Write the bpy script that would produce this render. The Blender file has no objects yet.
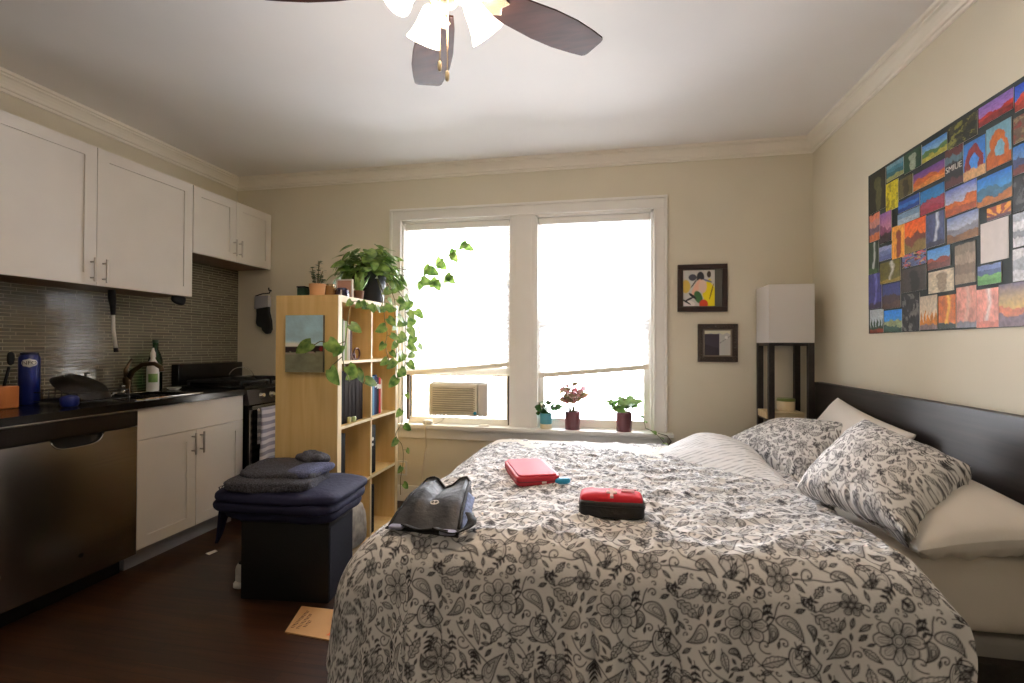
import bpy, bmesh, math, random
import numpy as np
from mathutils import Vector, Matrix
rnd = random.Random(7)
S = bpy.context.scene
C = S.collection
pi = math.pi

# ------------------------------------------------------------------ camera
FOC = 480.0; YAW, PIT, ROL = [math.radians(a) for a in (11.0154, .5054, .2001)]; EYE = np.array([0, 0, 1.22])
_f = np.array([-math.sin(YAW)*math.cos(PIT), math.cos(YAW)*math.cos(PIT), math.sin(PIT)])
_r = np.array([math.cos(YAW), math.sin(YAW), 0]); _u = np.cross(_r, _f)
_r, _u = math.cos(ROL)*_r + math.sin(ROL)*_u, -math.sin(ROL)*_r + math.cos(ROL)*_u
RM = np.array([_r, _u, _f])
cd = bpy.data.cameras.new('camera'); cam = bpy.data.objects.new('camera', cd); C.objects.link(cam)
cd.sensor_width = 36; cd.lens = FOC/1024*36; cd.clip_start = .02
cam.matrix_world = Matrix(((_r[0], _u[0], -_f[0], EYE[0]), (_r[1], _u[1], -_f[1], EYE[1]), (_r[2], _u[2], -_f[2], EYE[2]), (0, 0, 0, 1)))
S.camera = cam
def ray(x, y): return np.array([(x-512)/FOC, -(y-341.5)/FOC, 1]) @ RM
def ax(x, y, X): d = ray(x, y); return d*(X/d[0]) + EYE
def ay(x, y, Y): d = ray(x, y); return d*(Y/d[1]) + EYE
def az(x, y, Z): d = ray(x, y); return d*((Z-EYE[2])/d[2]) + EYE

# room numbers
XL, XR, YB, ZC, YF = -3.07, 1.369, 3.55, 2.625, -2.5

# ------------------------------------------------------------------ materials
def lin(c):
    return [((v/255)/12.92 if v/255 <= .04045 else ((v/255+.055)/1.055)**2.4) for v in c]
def rgba(c): return (*lin(c), 1)
def newmat(name):
    m = bpy.data.materials.new(name); m.use_nodes = True
    nt = m.node_tree; b = nt.nodes['Principled BSDF']; return m, nt, b
def N(nt, t, **kw):
    n = nt.nodes.new(t)
    for k, v in kw.items(): setattr(n, k, v)
    return n
def mat(name, col, rough=.5, metal=0, var=.08, scale=6, bump=0, bscale=60, spec=.5, coat=0, stretch=(1, 1, 1), sheen=0, detail=3):
    m, nt, b = newmat(name); L = nt.links.new
    tc = N(nt, 'ShaderNodeTexCoord'); mp = N(nt, 'ShaderNodeMapping'); mp.inputs['Scale'].default_value = stretch
    L(tc.outputs['Object'], mp.inputs['Vector'])
    nz = N(nt, 'ShaderNodeTexNoise'); nz.inputs['Scale'].default_value = scale; nz.inputs['Detail'].default_value = detail
    L(mp.outputs[0], nz.inputs['Vector'])
    rp = N(nt, 'ShaderNodeValToRGB'); c = lin(col)
    rp.color_ramp.elements[0].position = .3; rp.color_ramp.elements[1].position = .7
    rp.color_ramp.elements[0].color = (*[max(0, v*(1-var)) for v in c], 1)
    rp.color_ramp.elements[1].color = (*[min(1, v*(1+var)) for v in c], 1)
    L(nz.outputs['Fac'], rp.inputs[0]); L(rp.outputs[0], b.inputs['Base Color'])
    b.inputs['Roughness'].default_value = rough; b.inputs['Metallic'].default_value = metal
    b.inputs['Specular IOR Level'].default_value = spec
    b.inputs['Coat Weight'].default_value = coat; b.inputs['Coat Roughness'].default_value = .15
    b.inputs['Sheen Weight'].default_value = sheen
    if bump:
        n2 = N(nt, 'ShaderNodeTexNoise'); n2.inputs['Scale'].default_value = bscale; n2.inputs['Detail'].default_value = 4
        L(mp.outputs[0], n2.inputs['Vector'])
        bp = N(nt, 'ShaderNodeBump'); bp.inputs['Strength'].default_value = bump; bp.inputs['Distance'].default_value = .01
        L(n2.outputs['Fac'], bp.inputs['Height']); L(bp.outputs[0], b.inputs['Normal'])
    return m
def painted(name, rough=.6, spec=.4, bump=0, bscale=90, sheen=0):
    m, nt, b = newmat(name); L = nt.links.new
    a = N(nt, 'ShaderNodeAttribute', attribute_name='paint'); L(a.outputs['Color'], b.inputs['Base Color'])
    b.inputs['Roughness'].default_value = rough; b.inputs['Specular IOR Level'].default_value = spec
    b.inputs['Sheen Weight'].default_value = sheen
    if bump:
        tc = N(nt, 'ShaderNodeTexCoord'); n2 = N(nt, 'ShaderNodeTexNoise'); n2.inputs['Scale'].default_value = bscale
        L(tc.outputs['Object'], n2.inputs['Vector'])
        bp = N(nt, 'ShaderNodeBump'); bp.inputs['Strength'].default_value = bump; bp.inputs['Distance'].default_value = .004
        L(n2.outputs['Fac'], bp.inputs['Height']); L(bp.outputs[0], b.inputs['Normal'])
    return m
def emit(name, col, strength):
    m, nt, b = newmat(name)
    b.inputs['Base Color'].default_value = rgba(col); b.inputs['Emission Color'].default_value = rgba(col)
    b.inputs['Emission Strength'].default_value = strength; return m
def leafmat(name, c1, c2, scale=25, tl=.3):
    m, nt, b = newmat(name); L = nt.links.new
    tc = N(nt, 'ShaderNodeTexCoord'); nz = N(nt, 'ShaderNodeTexNoise'); nz.inputs['Scale'].default_value = scale
    L(tc.outputs['Object'], nz.inputs['Vector'])
    rp = N(nt, 'ShaderNodeValToRGB'); rp.color_ramp.elements[0].color = rgba(c1); rp.color_ramp.elements[1].color = rgba(c2)
    rp.color_ramp.elements[0].position = .35; rp.color_ramp.elements[1].position = .68
    L(nz.outputs['Fac'], rp.inputs[0]); L(rp.outputs[0], b.inputs['Base Color'])
    b.inputs['Roughness'].default_value = .35
    tr = N(nt, 'ShaderNodeBsdfTranslucent'); L(rp.outputs[0], tr.inputs['Color'])
    mx = N(nt, 'ShaderNodeMixShader'); mx.inputs[0].default_value = tl
    L(b.outputs[0], mx.inputs[1]); L(tr.outputs[0], mx.inputs[2])
    L(mx.outputs[0], nt.nodes['Material Output'].inputs['Surface']); return m
def sheer(name, col, transp, transl):
    m, nt, b = newmat(name); L = nt.links.new
    b.inputs['Base Color'].default_value = rgba(col); b.inputs['Roughness'].default_value = .9
    tl = N(nt, 'ShaderNodeBsdfTranslucent'); tl.inputs['Color'].default_value = rgba(col)
    tp = N(nt, 'ShaderNodeBsdfTransparent')
    m1 = N(nt, 'ShaderNodeMixShader'); m1.inputs[0].default_value = transl
    L(b.outputs[0], m1.inputs[1]); L(tl.outputs[0], m1.inputs[2])
    m2 = N(nt, 'ShaderNodeMixShader'); m2.inputs[0].default_value = transp
    L(m1.outputs[0], m2.inputs[1]); L(tp.outputs[0], m2.inputs[2])
    L(m2.outputs[0], nt.nodes['Material Output'].inputs['Surface']); return m
def glassmat(name, tint=(255, 255, 255)):
    m, nt, b = newmat(name); L = nt.links.new
    tp = N(nt, 'ShaderNodeBsdfTransparent'); tp.inputs['Color'].default_value = rgba(tint)
    gl = N(nt, 'ShaderNodeBsdfGlossy'); gl.inputs['Roughness'].default_value = .02
    fr = N(nt, 'ShaderNodeFresnel'); fr.inputs['IOR'].default_value = 1.45
    mx = N(nt, 'ShaderNodeMixShader'); L(fr.outputs[0], mx.inputs[0]); L(tp.outputs[0], mx.inputs[1]); L(gl.outputs[0], mx.inputs[2])
    L(mx.outputs[0], nt.nodes['Material Output'].inputs['Surface']); return m
def floormat():
    m, nt, b = newmat('dark_oak_planks'); L = nt.links.new
    tc = N(nt, 'ShaderNodeTexCoord')
    br = N(nt, 'ShaderNodeTexBrick'); br.offset = .37; br.inputs['Scale'].default_value = 1
    br.inputs['Brick Width'].default_value = .9; br.inputs['Row Height'].default_value = .057; br.inputs['Mortar Size'].default_value = .0012
    br.inputs['Color1'].default_value = rgba((70, 42, 22)); br.inputs['Color2'].default_value = rgba((50, 30, 16)); br.inputs['Mortar'].default_value = rgba((24, 14, 8))
    L(tc.outputs['Object'], br.inputs['Vector'])
    mp = N(nt, 'ShaderNodeMapping'); mp.inputs['Scale'].default_value = (3, 38, 1); L(tc.outputs['Object'], mp.inputs['Vector'])
    nz = N(nt, 'ShaderNodeTexNoise'); nz.inputs['Scale'].default_value = 1; nz.inputs['Detail'].default_value = 6; L(mp.outputs[0], nz.inputs['Vector'])
    rp = N(nt, 'ShaderNodeValToRGB'); rp.color_ramp.elements[0].position = .3; rp.color_ramp.elements[0].color = (.45, .42, .4, 1); rp.color_ramp.elements[1].position = .75; rp.color_ramp.elements[1].color = (1.25, 1.2, 1.15, 1)
    L(nz.outputs['Fac'], rp.inputs[0])
    mx = N(nt, 'ShaderNodeMix', data_type='RGBA', blend_type='MULTIPLY'); mx.inputs[0].default_value = 1
    L(br.outputs['Color'], mx.inputs[6]); L(rp.outputs[0], mx.inputs[7]); L(mx.outputs[2], b.inputs['Base Color'])
    b.inputs['Roughness'].default_value = .42
    bp = N(nt, 'ShaderNodeBump'); bp.inputs['Strength'].default_value = .12; bp.inputs['Distance'].default_value = .004
    L(nz.outputs['Fac'], bp.inputs['Height']); L(bp.outputs[0], b.inputs['Normal']); return m
def tilemat():
    m, nt, b = newmat('glass_mosaic_strips'); L = nt.links.new
    tc = N(nt, 'ShaderNodeTexCoord'); sp = N(nt, 'ShaderNodeSeparateXYZ'); cb = N(nt, 'ShaderNodeCombineXYZ')
    L(tc.outputs['Object'], sp.inputs[0]); L(sp.outputs['Y'], cb.inputs['X']); L(sp.outputs['Z'], cb.inputs['Y'])
    br = N(nt, 'ShaderNodeTexBrick'); br.offset = .41; br.offset_frequency = 3; br.squash = .6; br.squash_frequency = 2
    br.inputs['Scale'].default_value = 1; br.inputs['Brick Width'].default_value = .16; br.inputs['Row Height'].default_value = .0195
    br.inputs['Mortar Size'].default_value = .0018; br.inputs['Mortar Smooth'].default_value = .1
    br.inputs['Color1'].default_value = rgba((112, 106, 90)); br.inputs['Color2'].default_value = rgba((90, 86, 74)); br.inputs['Mortar'].default_value = rgba((158, 150, 128))
    L(cb.outputs[0], br.inputs['Vector']); L(br.outputs['Color'], b.inputs['Base Color'])
    mr = N(nt, 'ShaderNodeMapRange'); mr.inputs[3].default_value = .14; mr.inputs[4].default_value = .7
    L(br.outputs['Fac'], mr.inputs[0]); L(mr.outputs[0], b.inputs['Roughness'])
    bp = N(nt, 'ShaderNodeBump', invert=True); bp.inputs['Strength'].default_value = .4; bp.inputs['Distance'].default_value = .002
    L(br.outputs['Fac'], bp.inputs['Height']); L(bp.outputs[0], b.inputs['Normal']); return m
def woodmat(name, c1, c2, stretch, rough=.45, coat=0, spec=.5):
    m, nt, b = newmat(name); L = nt.links.new
    tc = N(nt, 'ShaderNodeTexCoord'); mp = N(nt, 'ShaderNodeMapping'); mp.inputs['Scale'].default_value = stretch; L(tc.outputs['Object'], mp.inputs['Vector'])
    nz = N(nt, 'ShaderNodeTexNoise'); nz.inputs['Scale'].default_value = 1; nz.inputs['Detail'].default_value = 5; nz.inputs['Distortion'].default_value = .6; L(mp.outputs[0], nz.inputs['Vector'])
    rp = N(nt, 'ShaderNodeValToRGB'); rp.color_ramp.elements[0].position = .35; rp.color_ramp.elements[1].position = .7
    rp.color_ramp.elements[0].color = rgba(c1); rp.color_ramp.elements[1].color = rgba(c2)
    L(nz.outputs['Fac'], rp.inputs[0]); L(rp.outputs[0], b.inputs['Base Color']); b.inputs['Roughness'].default_value = rough; b.inputs['Specular IOR Level'].default_value = spec
    b.inputs['Coat Weight'].default_value = coat; b.inputs['Coat Roughness'].default_value = .12; return m
def stripemat(name, ca, cb_, axis, freq, frac=.5, rough=.9):
    m, nt, b = newmat(name); L = nt.links.new
    tc = N(nt, 'ShaderNodeTexCoord'); wv = N(nt, 'ShaderNodeTexWave', bands_direction=axis); wv.inputs['Scale'].default_value = freq
    wv.inputs['Distortion'].default_value = .6; wv.inputs['Detail'].default_value = 1
    L(tc.outputs['Object'], wv.inputs['Vector'])
    rp = N(nt, 'ShaderNodeValToRGB'); rp.color_ramp.elements[0].position = frac-.12; rp.color_ramp.elements[1].position = frac+.12
    rp.color_ramp.elements[0].color = rgba(ca); rp.color_ramp.elements[1].color = rgba(cb_)
    L(wv.outputs['Fac'], rp.inputs[0]); L(rp.outputs[0], b.inputs['Base Color']); b.inputs['Roughness'].default_value = rough; return m

M = dict(
    wall=mat('warm_cream_wall_paint', (221, 213, 193), .75, var=.02, scale=3, bump=.05, bscale=120),
    ceil=mat('ceiling_paint', (236, 233, 230), .85, var=.02, scale=2),
    trim=mat('white_trim_paint', (236, 233, 227), .4, var=.02),
    crown=mat('crown_trim_paint', (240, 234, 222), .5, var=.02),
    floor=floormat(), tile=tilemat(),
    cab=mat('white_cabinet_paint', (222, 216, 208), .38, var=.02),
    cabwood=woodmat('cabinet_underside_wood', (92, 62, 36), (128, 92, 56), (4, 40, 4)),
    toe=mat('grey_toe_kick', (150, 150, 156), .5),
    nickel=mat('brushed_nickel', (190, 184, 176), .3, 1, var=.05),
    chrome=mat('polished_chrome', (225, 222, 216), .12, 1, var=.02),
    steel=mat('brushed_stainless_steel', (168, 163, 157), .26, 1, var=.07, scale=3, stretch=(1, .4, 60)),
    steelband=mat('dark_stainless_band', (58, 54, 52), .35, 1, var=.08, scale=3),
    granite=mat('black_granite', (10, 10, 12), .2, var=.6, scale=180, spec=.35),
    black=mat('satin_black', (16, 16, 17), .45, var=.1),
    blackgloss=mat('glossy_black_enamel', (10, 10, 11), .2, var=.1),
    blackrub=mat('matte_black_plastic', (20, 20, 22), .65, var=.1, spec=.2),
    iron=mat('cast_iron', (18, 18, 18), .7, var=.2, bump=.2),
    white=mat('white_plastic', (226, 224, 218), .4, var=.02),
    acbeige=mat('beige_appliance_plastic', (232, 225, 208), .5, var=.03),
    birch=woodmat('birch_veneer', (226, 190, 124), (238, 206, 144), (30, 30, 2.2), .4),
    birchedge=mat('pale_birch_edge', (232, 212, 170), .45, var=.04),
    blackbrown=woodmat('black_brown_wood', (26, 21, 19), (46, 38, 34), (45, 3, 45), .45),
    fanwood=woodmat('dark_walnut_blade', (52, 30, 24), (74, 44, 36), (5, 30, 30), .42, spec=.1),
    bronze=mat('dark_oiled_bronze', (96, 78, 58), .3, 1, var=.1),
    brass=mat('antique_brass', (196, 172, 136), .25, 1, var=.08),
    sheet=mat('white_cotton_sheet', (224, 216, 204), .9, var=.02, bump=.12, bscale=200),
    pillow=mat('white_pillowcase', (230, 224, 216), .9, var=.02, bump=.1, bscale=160),
    boxspring=mat('grey_box_spring_cover', (150, 145, 138), .9, bump=.2, bscale=200),
    navy=mat('navy_comforter_cloth', (13, 14, 50), .8, var=.12, scale=4, bump=.3, bscale=40),
    tweed=mat('charcoal_tweed', (64, 64, 72), .95, var=.85, scale=160, bump=.6, bscale=200),
    tweedblue=mat('blue_grey_tweed', (84, 88, 116), .95, var=.7, scale=220, bump=.6, bscale=220),
    ottoman=mat('black_faux_leather', (5, 5, 7), .5, var=.15, bump=.15, bscale=150),
    ottside=mat('dark_navy_fabric_side', (26, 28, 42), .7, var=.1, bump=.15, bscale=150),
    bag=mat('charcoal_nylon', (44, 45, 50), .55, var=.3, scale=12, bump=.7, bscale=18),
    bagtrim=mat('black_webbing', (12, 12, 13), .7, var=.1, bump=.3, bscale=200),
    baglining=mat('blue_white_check_lining', (120, 134, 170), .8, var=.5, scale=70),
    greylilac=mat('grey_lilac_lining', (150, 150, 172), .8, var=.08),
    red=mat('red_neoprene', (176, 26, 44), .5, var=.08, bump=.1, bscale=120),
    redtop=mat('red_smooth_cover', (196, 40, 58), .6, var=.05),
    rednylon=mat('red_nylon', (206, 20, 40), .7, var=.12, bump=.4, bscale=18),
    blackny=mat('black_nylon', (22, 22, 22), .6, var=.15, bump=.3, bscale=60),
    cyan=mat('cyan_plastic', (30, 150, 190), .4),
    shade=sheer('white_lampshade_paper', (246, 243, 240), .0, .4),
    cell=sheer('sheer_cellular_fabric', (250, 250, 250), .45, .8),
    accord=sheer('backlit_accordion_vinyl', (245, 238, 226), .1, .85),
    pane=glassmat('window_glass'),
    greenglass=glassmat('green_glass', (120, 190, 140)),
    bell=emit('lit_frosted_glass', (255, 234, 208), 18.0),
    bulb=emit('warm_lamp_bulb', (255, 222, 184), 300.0),
    leaf=leafmat('pothos_leaf', (62, 98, 38), (142, 166, 84)),
    leafdark=leafmat('dark_leaf', (26, 62, 26), (58, 104, 44), tl=.04),
    leaflight=leafmat('pale_green_leaf', (96, 140, 70), (150, 184, 104), tl=.05),
    leafred=leafmat('pinkish_leaf', (176, 96, 112), (140, 150, 100), tl=.06),
    stem=mat('green_brown_stem', (96, 92, 46), .6),
    soil=mat('potting_soil', (40, 28, 20), .95, bump=.5, bscale=80),
    terra=mat('pale_terracotta', (206, 160, 118), .8, var=.06),
    brownpot=mat('brown_clay', (112, 78, 58), .7),
    maroon=mat('maroon_glaze', (92, 40, 44), .35, var=.1),
    teal=mat('teal_glaze', (70, 140, 150), .35, var=.08),
    cream=mat('cream_ceramic', (226, 208, 174), .5),
    bigpot=mat('blue_black_pot_plastic', (30, 33, 42), .4),
    navyglass=mat('cobalt_glass', (18, 16, 62), .08, var=.2, coat=1),
    pinkcard=mat('pink_beige_card', (206, 160, 140), .6),
    cardwhite=mat('white_frame_paint', (232, 226, 216), .5),
    orangewood=woodmat('orange_wood_block', (170, 96, 40), (196, 120, 56), (20, 20, 4)),
    canblue=mat('blue_painted_can', (18, 34, 110), .3, var=.1),
    canlid=mat('blue_can_lid', (14, 20, 60), .4),
    greentin=mat('dark_green_tin', (36, 68, 50), .4, var=.3, scale=60),
    pan=mat('dark_nonstick_pan', (34, 29, 25), .32, .3, var=.2),
    grey=mat('grey_cloth', (150, 148, 150), .9, var=.1, bump=.2),
    greycuff=mat('grey_quilted_cuff', (162, 160, 166), .9, var=.05, bump=.2),
    towel=stripemat('grey_white_striped_towel', (150, 146, 160), (214, 208, 212), 'Z', 6),
    fabricgw=mat('grey_white_bundle_cloth', (176, 170, 160), .95, var=.4, scale=18),
    ply=woodmat('pale_wood_stack', (206, 186, 146), (222, 204, 166), (6, 60, 6)),
    cardboard=mat('kraft_cardboard', (196, 150, 98), .85, var=.05),
    ink=mat('dark_brown_print', (84, 52, 36), .9), orangeink=mat('orange_print', (214, 110, 60), .9),
    paper=mat('white_paper', (226, 222, 214), .8),
    board=mat('dark_green_black_board', (34, 44, 42), .7, var=.2, scale=14),
    frame=woodmat('espresso_frame', (36, 20, 16), (52, 30, 24), (30, 30, 30), .3),
    carved=mat('carved_bronze_frame', (62, 50, 42), .4, var=.3, scale=60, bump=.5, bscale=70),
    matboard=mat('grey_mat_board', (92, 92, 86), .8), lightmat=mat('grey_brown_liner', (128, 116, 100), .6),
    paintm=painted('painted_print', .5, bump=0), canvas=painted('painted_canvas', .7, bump=.5, bscale=60),
    floral=painted('floral_printed_cotton', .92, .2, bump=.25, bscale=160, sheen=.1),
    cord=mat('ivory_cord', (214, 204, 186), .6), darkcord=mat('dark_cord', (70, 66, 60), .6),
    shoe=mat('white_sneaker_canvas', (206, 200, 190), .8, var=.08), dish=mat('dark_wire', (60, 58, 56), .4, .6),
)

# ------------------------------------------------------------------ mesh building
def rotm(ax_, a):
    return np.array(Matrix.Rotation(a, 3, ax_))
class MB:
    def __init__(s, local=False): s.v = []; s.f = []; s.local = local; s.col = None
    def add(s, vs, fs):
        o = len(s.v); s.v.extend([tuple(map(float, p)) for p in vs]); s.f.extend([tuple(i+o for i in f) for f in fs]); return s
    def box(s, c, d, R=None):
        P = np.array([(x, y, z) for x in (-.5, .5) for y in (-.5, .5) for z in (-.5, .5)])*np.array(d)
        if R is not None: P = P @ np.array(R).T
        return s.add(P+np.array(c), [(0, 1, 3, 2), (4, 6, 7, 5), (0, 4, 5, 1), (2, 3, 7, 6), (0, 2, 6, 4), (1, 5, 7, 3)])
    def bb(s, x0, x1, y0, y1, z0, z1): return s.box(((x0+x1)/2, (y0+y1)/2, (z0+z1)/2), (abs(x1-x0), abs(y1-y0), abs(z1-z0)))
    def tube(s, pts, r, n=8, cap=True):
        P = [np.array(p, float) for p in pts]; m = len(P); rr = r if hasattr(r, '__len__') else [r]*m
        vs = []; up = None
        for i in range(m):
            t = P[min(i+1, m-1)]-P[max(i-1, 0)]; t = t/(np.linalg.norm(t)+1e-9)
            if up is None: up = np.array([0, 0, 1.]) if abs(t[2]) < .9 else np.array([1., 0, 0])
            a = np.cross(t, up); a /= np.linalg.norm(a)+1e-9; up = np.cross(a, t)
            for k in range(n):
                q = 2*pi*k/n; vs.append(P[i]+rr[i]*(math.cos(q)*a+math.sin(q)*up))
        fs = [(i*n+k, i*n+(k+1) % n, (i+1)*n+(k+1) % n, (i+1)*n+k) for i in range(m-1) for k in range(n)]
        if cap: fs += [tuple(range(n))[::-1], tuple((m-1)*n+k for k in range(n))]
        return s.add(vs, fs)
    def lathe(s, prof, c=(0, 0, 0), n=28, R=None, cap=True):
        vs = []
        for (r, z) in prof:
            for k in range(n): vs.append((r*math.cos(2*pi*k/n), r*math.sin(2*pi*k/n), z))
        vs = np.array(vs)
        if R is not None: vs = vs @ np.array(R).T
        m = len(prof); fs = [(i*n+k, i*n+(k+1) % n, (i+1)*n+(k+1) % n, (i+1)*n+k) for i in range(m-1) for k in range(n)]
        if cap: fs += [tuple(range(n))[::-1], tuple((m-1)*n+k for k in range(n))]
        return s.add(vs+np.array(c), fs)
    def prism(s, poly, d0, d1, fn):          # poly in (a,b); fn(a,b,d) -> xyz
        n = len(poly); vs = [fn(a, b, d0) for a, b in poly]+[fn(a, b, d1) for a, b in poly]
        return s.add(vs, [tuple(range(n))[::-1], tuple(range(n, 2*n))]+[(i, (i+1) % n, n+(i+1) % n, n+i) for i in range(n)])
    def grid(s, P, closed_u=False):           # P: (nu,nv,3)
        P = np.asarray(P); nu, nv = P.shape[:2]
        idx = np.arange(nu*nv).reshape(nu, nv)
        a = idx[:-1, :-1].ravel(); b = idx[1:, :-1].ravel(); c_ = idx[1:, 1:].ravel(); d = idx[:-1, 1:].ravel()
        o = len(s.v)
        s.v.extend(map(tuple, P.reshape(-1, 3).tolist())); s.f.extend(map(tuple, (np.stack([a, b, c_, d], 1)+o).tolist())); return s
    def super(s, c, d, e1=.3, e2=.3, n=40, m=24, R=None, noise=0, nsc=6, seed=0):
        th = np.linspace(-pi, pi, n+1)[:-1]; ph = np.linspace(-pi/2, pi/2, m)
        pw = lambda v, e: np.sign(v)*np.abs(v)**e
        vs = []
        for p in ph:
            for t in th:
                vs.append((pw(math.cos(p), e1)*pw(math.cos(t), e2), pw(math.cos(p), e1)*pw(math.sin(t), e2), pw(math.sin(p), e1)))
        P = np.array(vs)*np.array(d)/2
        if noise:
            w = P*nsc; nn = fbm(w[:, 0]+w[:, 2]*.7, w[:, 1]-w[:, 2]*.9, seed, 3)-.5
            P = P+(P/np.maximum(np.linalg.norm(P, axis=1, keepdims=True), 1e-6))*nn[:, None]*noise*2
        if R is not None: P = P @ np.array(R).T
        fs = [(i*n+k, i*n+(k+1) % n, (i+1)*n+(k+1) % n, (i+1)*n+k) for i in range(m-1) for k in range(n)]
        return s.add(P+np.array(c), fs)
    def build(s, name, mt, parent=None, smooth=False, bevel=0, seg=2, weld=False, thick=0):
        me = bpy.data.meshes.new(name); V = np.array(s.v, dtype=np.float64)
        o = bpy.data.objects.new(name, me); C.objects.link(o)
        if parent is not None:
            root = parent
            while root.parent: root = root.parent
            if not s.local: V = V-np.array(root.location)
            o.parent = parent
        elif not s.local:
            base = np.array([(V[:, 0].min()+V[:, 0].max())/2, (V[:, 1].min()+V[:, 1].max())/2, V[:, 2].min()]); V = V-base; o.location = base
        me.from_pydata(V.tolist(), [], s.f)
        if s.col is not None:
            a = me.color_attributes.new('paint', 'FLOAT_COLOR', 'POINT')
            c4 = np.ones((len(V), 4), np.float32); c4[:, :3] = s.col; a.data.foreach_set('color', c4.ravel())
        if bevel or weld or True:
            if s.col is None or weld:
                bm = bmesh.new(); bm.from_mesh(me)
                if weld: bmesh.ops.remove_doubles(bm, verts=bm.verts, dist=1e-5)
                if bevel:
                    es = [e for e in bm.edges if len(e.link_faces) == 2 and e.calc_face_angle(0) > .6]
                    bmesh.ops.bevel(bm, geom=es, offset=bevel, segments=seg, affect='EDGES', profile=.6, clamp_overlap=True)
                bmesh.ops.recalc_face_normals(bm, faces=bm.faces); bm.to_mesh(me); bm.free()
        if mt is not None: me.materials.append(M[mt] if isinstance(mt, str) else mt)
        if smooth:
            me.polygons.foreach_set('use_smooth', [True]*len(me.polygons))
            if bevel or smooth == 'auto':
                try: me.set_sharp_from_angle(angle=.7)
                except Exception: pass
        if thick:
            md = o.modifiers.new('thickness', 'SOLIDIFY'); md.thickness = thick; md.offset = -1
        me.update(); return o
def tag(o, label, cat, group=None):
    o['label'] = label; o['category'] = cat
    if group: o['group'] = group
    return o
def thing(name, label, cat, loc, rz=0, group=None):
    o = bpy.data.objects.new(name, None); C.objects.link(o); o.location = loc; o.rotation_euler = (0, 0, rz); o.empty_display_size = .05
    return tag(o, label, cat, group)
def struct(o, label=None, cat=None):
    o['kind'] = 'structure'
    if label: o['label'] = label; o['category'] = cat
    return o

# ------------------------------------------------------------------ noise and painting in numpy
_tab = np.random.RandomState(3).rand(256, 256)
def vn(x, y, seed=0):
    x = np.asarray(x)+seed*17.3; y = np.asarray(y)+seed*9.7
    xi = np.floor(x).astype(int); yi = np.floor(y).astype(int); fx = x-xi; fy = y-yi
    fx = fx*fx*(3-2*fx); fy = fy*fy*(3-2*fy)
    g = lambda a, b: _tab[a & 255, b & 255]
    return (g(xi, yi)*(1-fx)+g(xi+1, yi)*fx)*(1-fy)+(g(xi, yi+1)*(1-fx)+g(xi+1, yi+1)*fx)*fy
def fbm(x, y, seed=0, o=4):
    r = 0; a = .5; t = 0
    for k in range(o): r = r+a*vn(x*2**k, y*2**k, seed+k*3); t += a; a *= .5
    return r/t
def ridge(x, y, seed=0, o=3):
    r = 0; a = .5; t = 0
    for k in range(o): r = r+a*(1-np.abs(2*vn(x*2**k, y*2**k, seed+k*5)-1)); t += a; a *= .5
    return r/t
LIN = lambda c: np.array(lin(c))
def paint_grid(img, fn, name, mt, parent=None, back=.002):
    """img (h,w,3) linear, row 0 = top; fn(u,v) -> point, u right 0..1, v up 0..1"""
    h, w = img.shape[:2]; mb = MB()
    P = np.array([[fn(j/(w-1), 1-i/(h-1)) for j in range(w)] for i in range(h)])
    mb.grid(P); mb.col = img.reshape(-1, 3); return mb.build(name, mt, parent)

# floral tile, 1 px = 1 mm, wraps
TW, TH = 300, 370
ink = np.zeros((TH, TW), np.float32)
def stamp(pts, w, val=1.0):
    w = w*1.15+.3
    P = np.array(pts, float); seg = []
    for a, b in zip(P[:-1], P[1:]):
        n = max(2, int(np.hypot(*(b-a))/.5)); seg.append(a+(b-a)*np.linspace(0, 1, n, endpoint=False)[:, None])
    q = np.concatenate(seg); R = int(w)+2
    for dx in range(-R, R+1):
        for dy in range(-R, R+1):
            px = np.round(q[:, 0]).astype(int)+dx; py = np.round(q[:, 1]).astype(int)+dy
            d = np.hypot(px-q[:, 0], py-q[:, 1]); c = np.clip(w/2+.5-d, 0, 1)*val
            np.maximum.at(ink, (py % TH, px % TW), c)
def fillp(pts, val):
    val = val*.55
    P = np.array(pts); x0, y0 = np.floor(P.min(0)).astype(int); x1, y1 = np.ceil(P.max(0)).astype(int)
    X, Y = np.meshgrid(np.arange(x0, x1+1), np.arange(y0, y1+1)); ins = np.zeros(X.shape, bool)
    for a, b in zip(P, np.roll(P, -1, 0)):
        c = ((a[1] > Y) != (b[1] > Y)); xx = (b[0]-a[0])*(Y-a[1])/((b[1]-a[1]) if b[1] != a[1] else 1e-9)+a[0]; ins ^= c & (X < xx)
    np.maximum.at(ink, (Y[ins] % TH, X[ins] % TW), val)
def tr(pts, cx, cy, s, a):
    P = np.array(pts)*s; ca, sa = math.cos(a), math.sin(a); return np.stack([cx+P[:, 0]*ca-P[:, 1]*sa, cy+P[:, 0]*sa+P[:, 1]*ca], 1)
def flower(cx, cy, R, n, a0=0, w=2.0):
    for k in range(n):
        a = a0+2*pi*k/n; t = np.linspace(0, 2*pi, 26)
        pet = np.stack([.62+.36*np.cos(t), .27*np.sin(t)*(1+.25*np.cos(t))+.02*np.sin(6*t)], 1)
        Q = tr(pet, cx, cy, R, a); fillp(Q, .16); stamp(Q, w); stamp(tr(np.stack([.6+.22*np.cos(t), .15*np.sin(t)], 1), cx, cy, R, a), 1.1, .8)
        for q in (-.1, 0, .1): stamp(tr([(.3, q*.6), (.75, q)], cx, cy, R, a), 1.0, .7)
    t = np.linspace(0, 2*pi, 20); fillp(tr(np.stack([.27*np.cos(t), .27*np.sin(t)], 1), cx, cy, R, 0), .45)
    for rr in (.27, .17): stamp(tr(np.stack([rr*np.cos(t), rr*np.sin(t)], 1), cx, cy, R, 0), w*.8)
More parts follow.
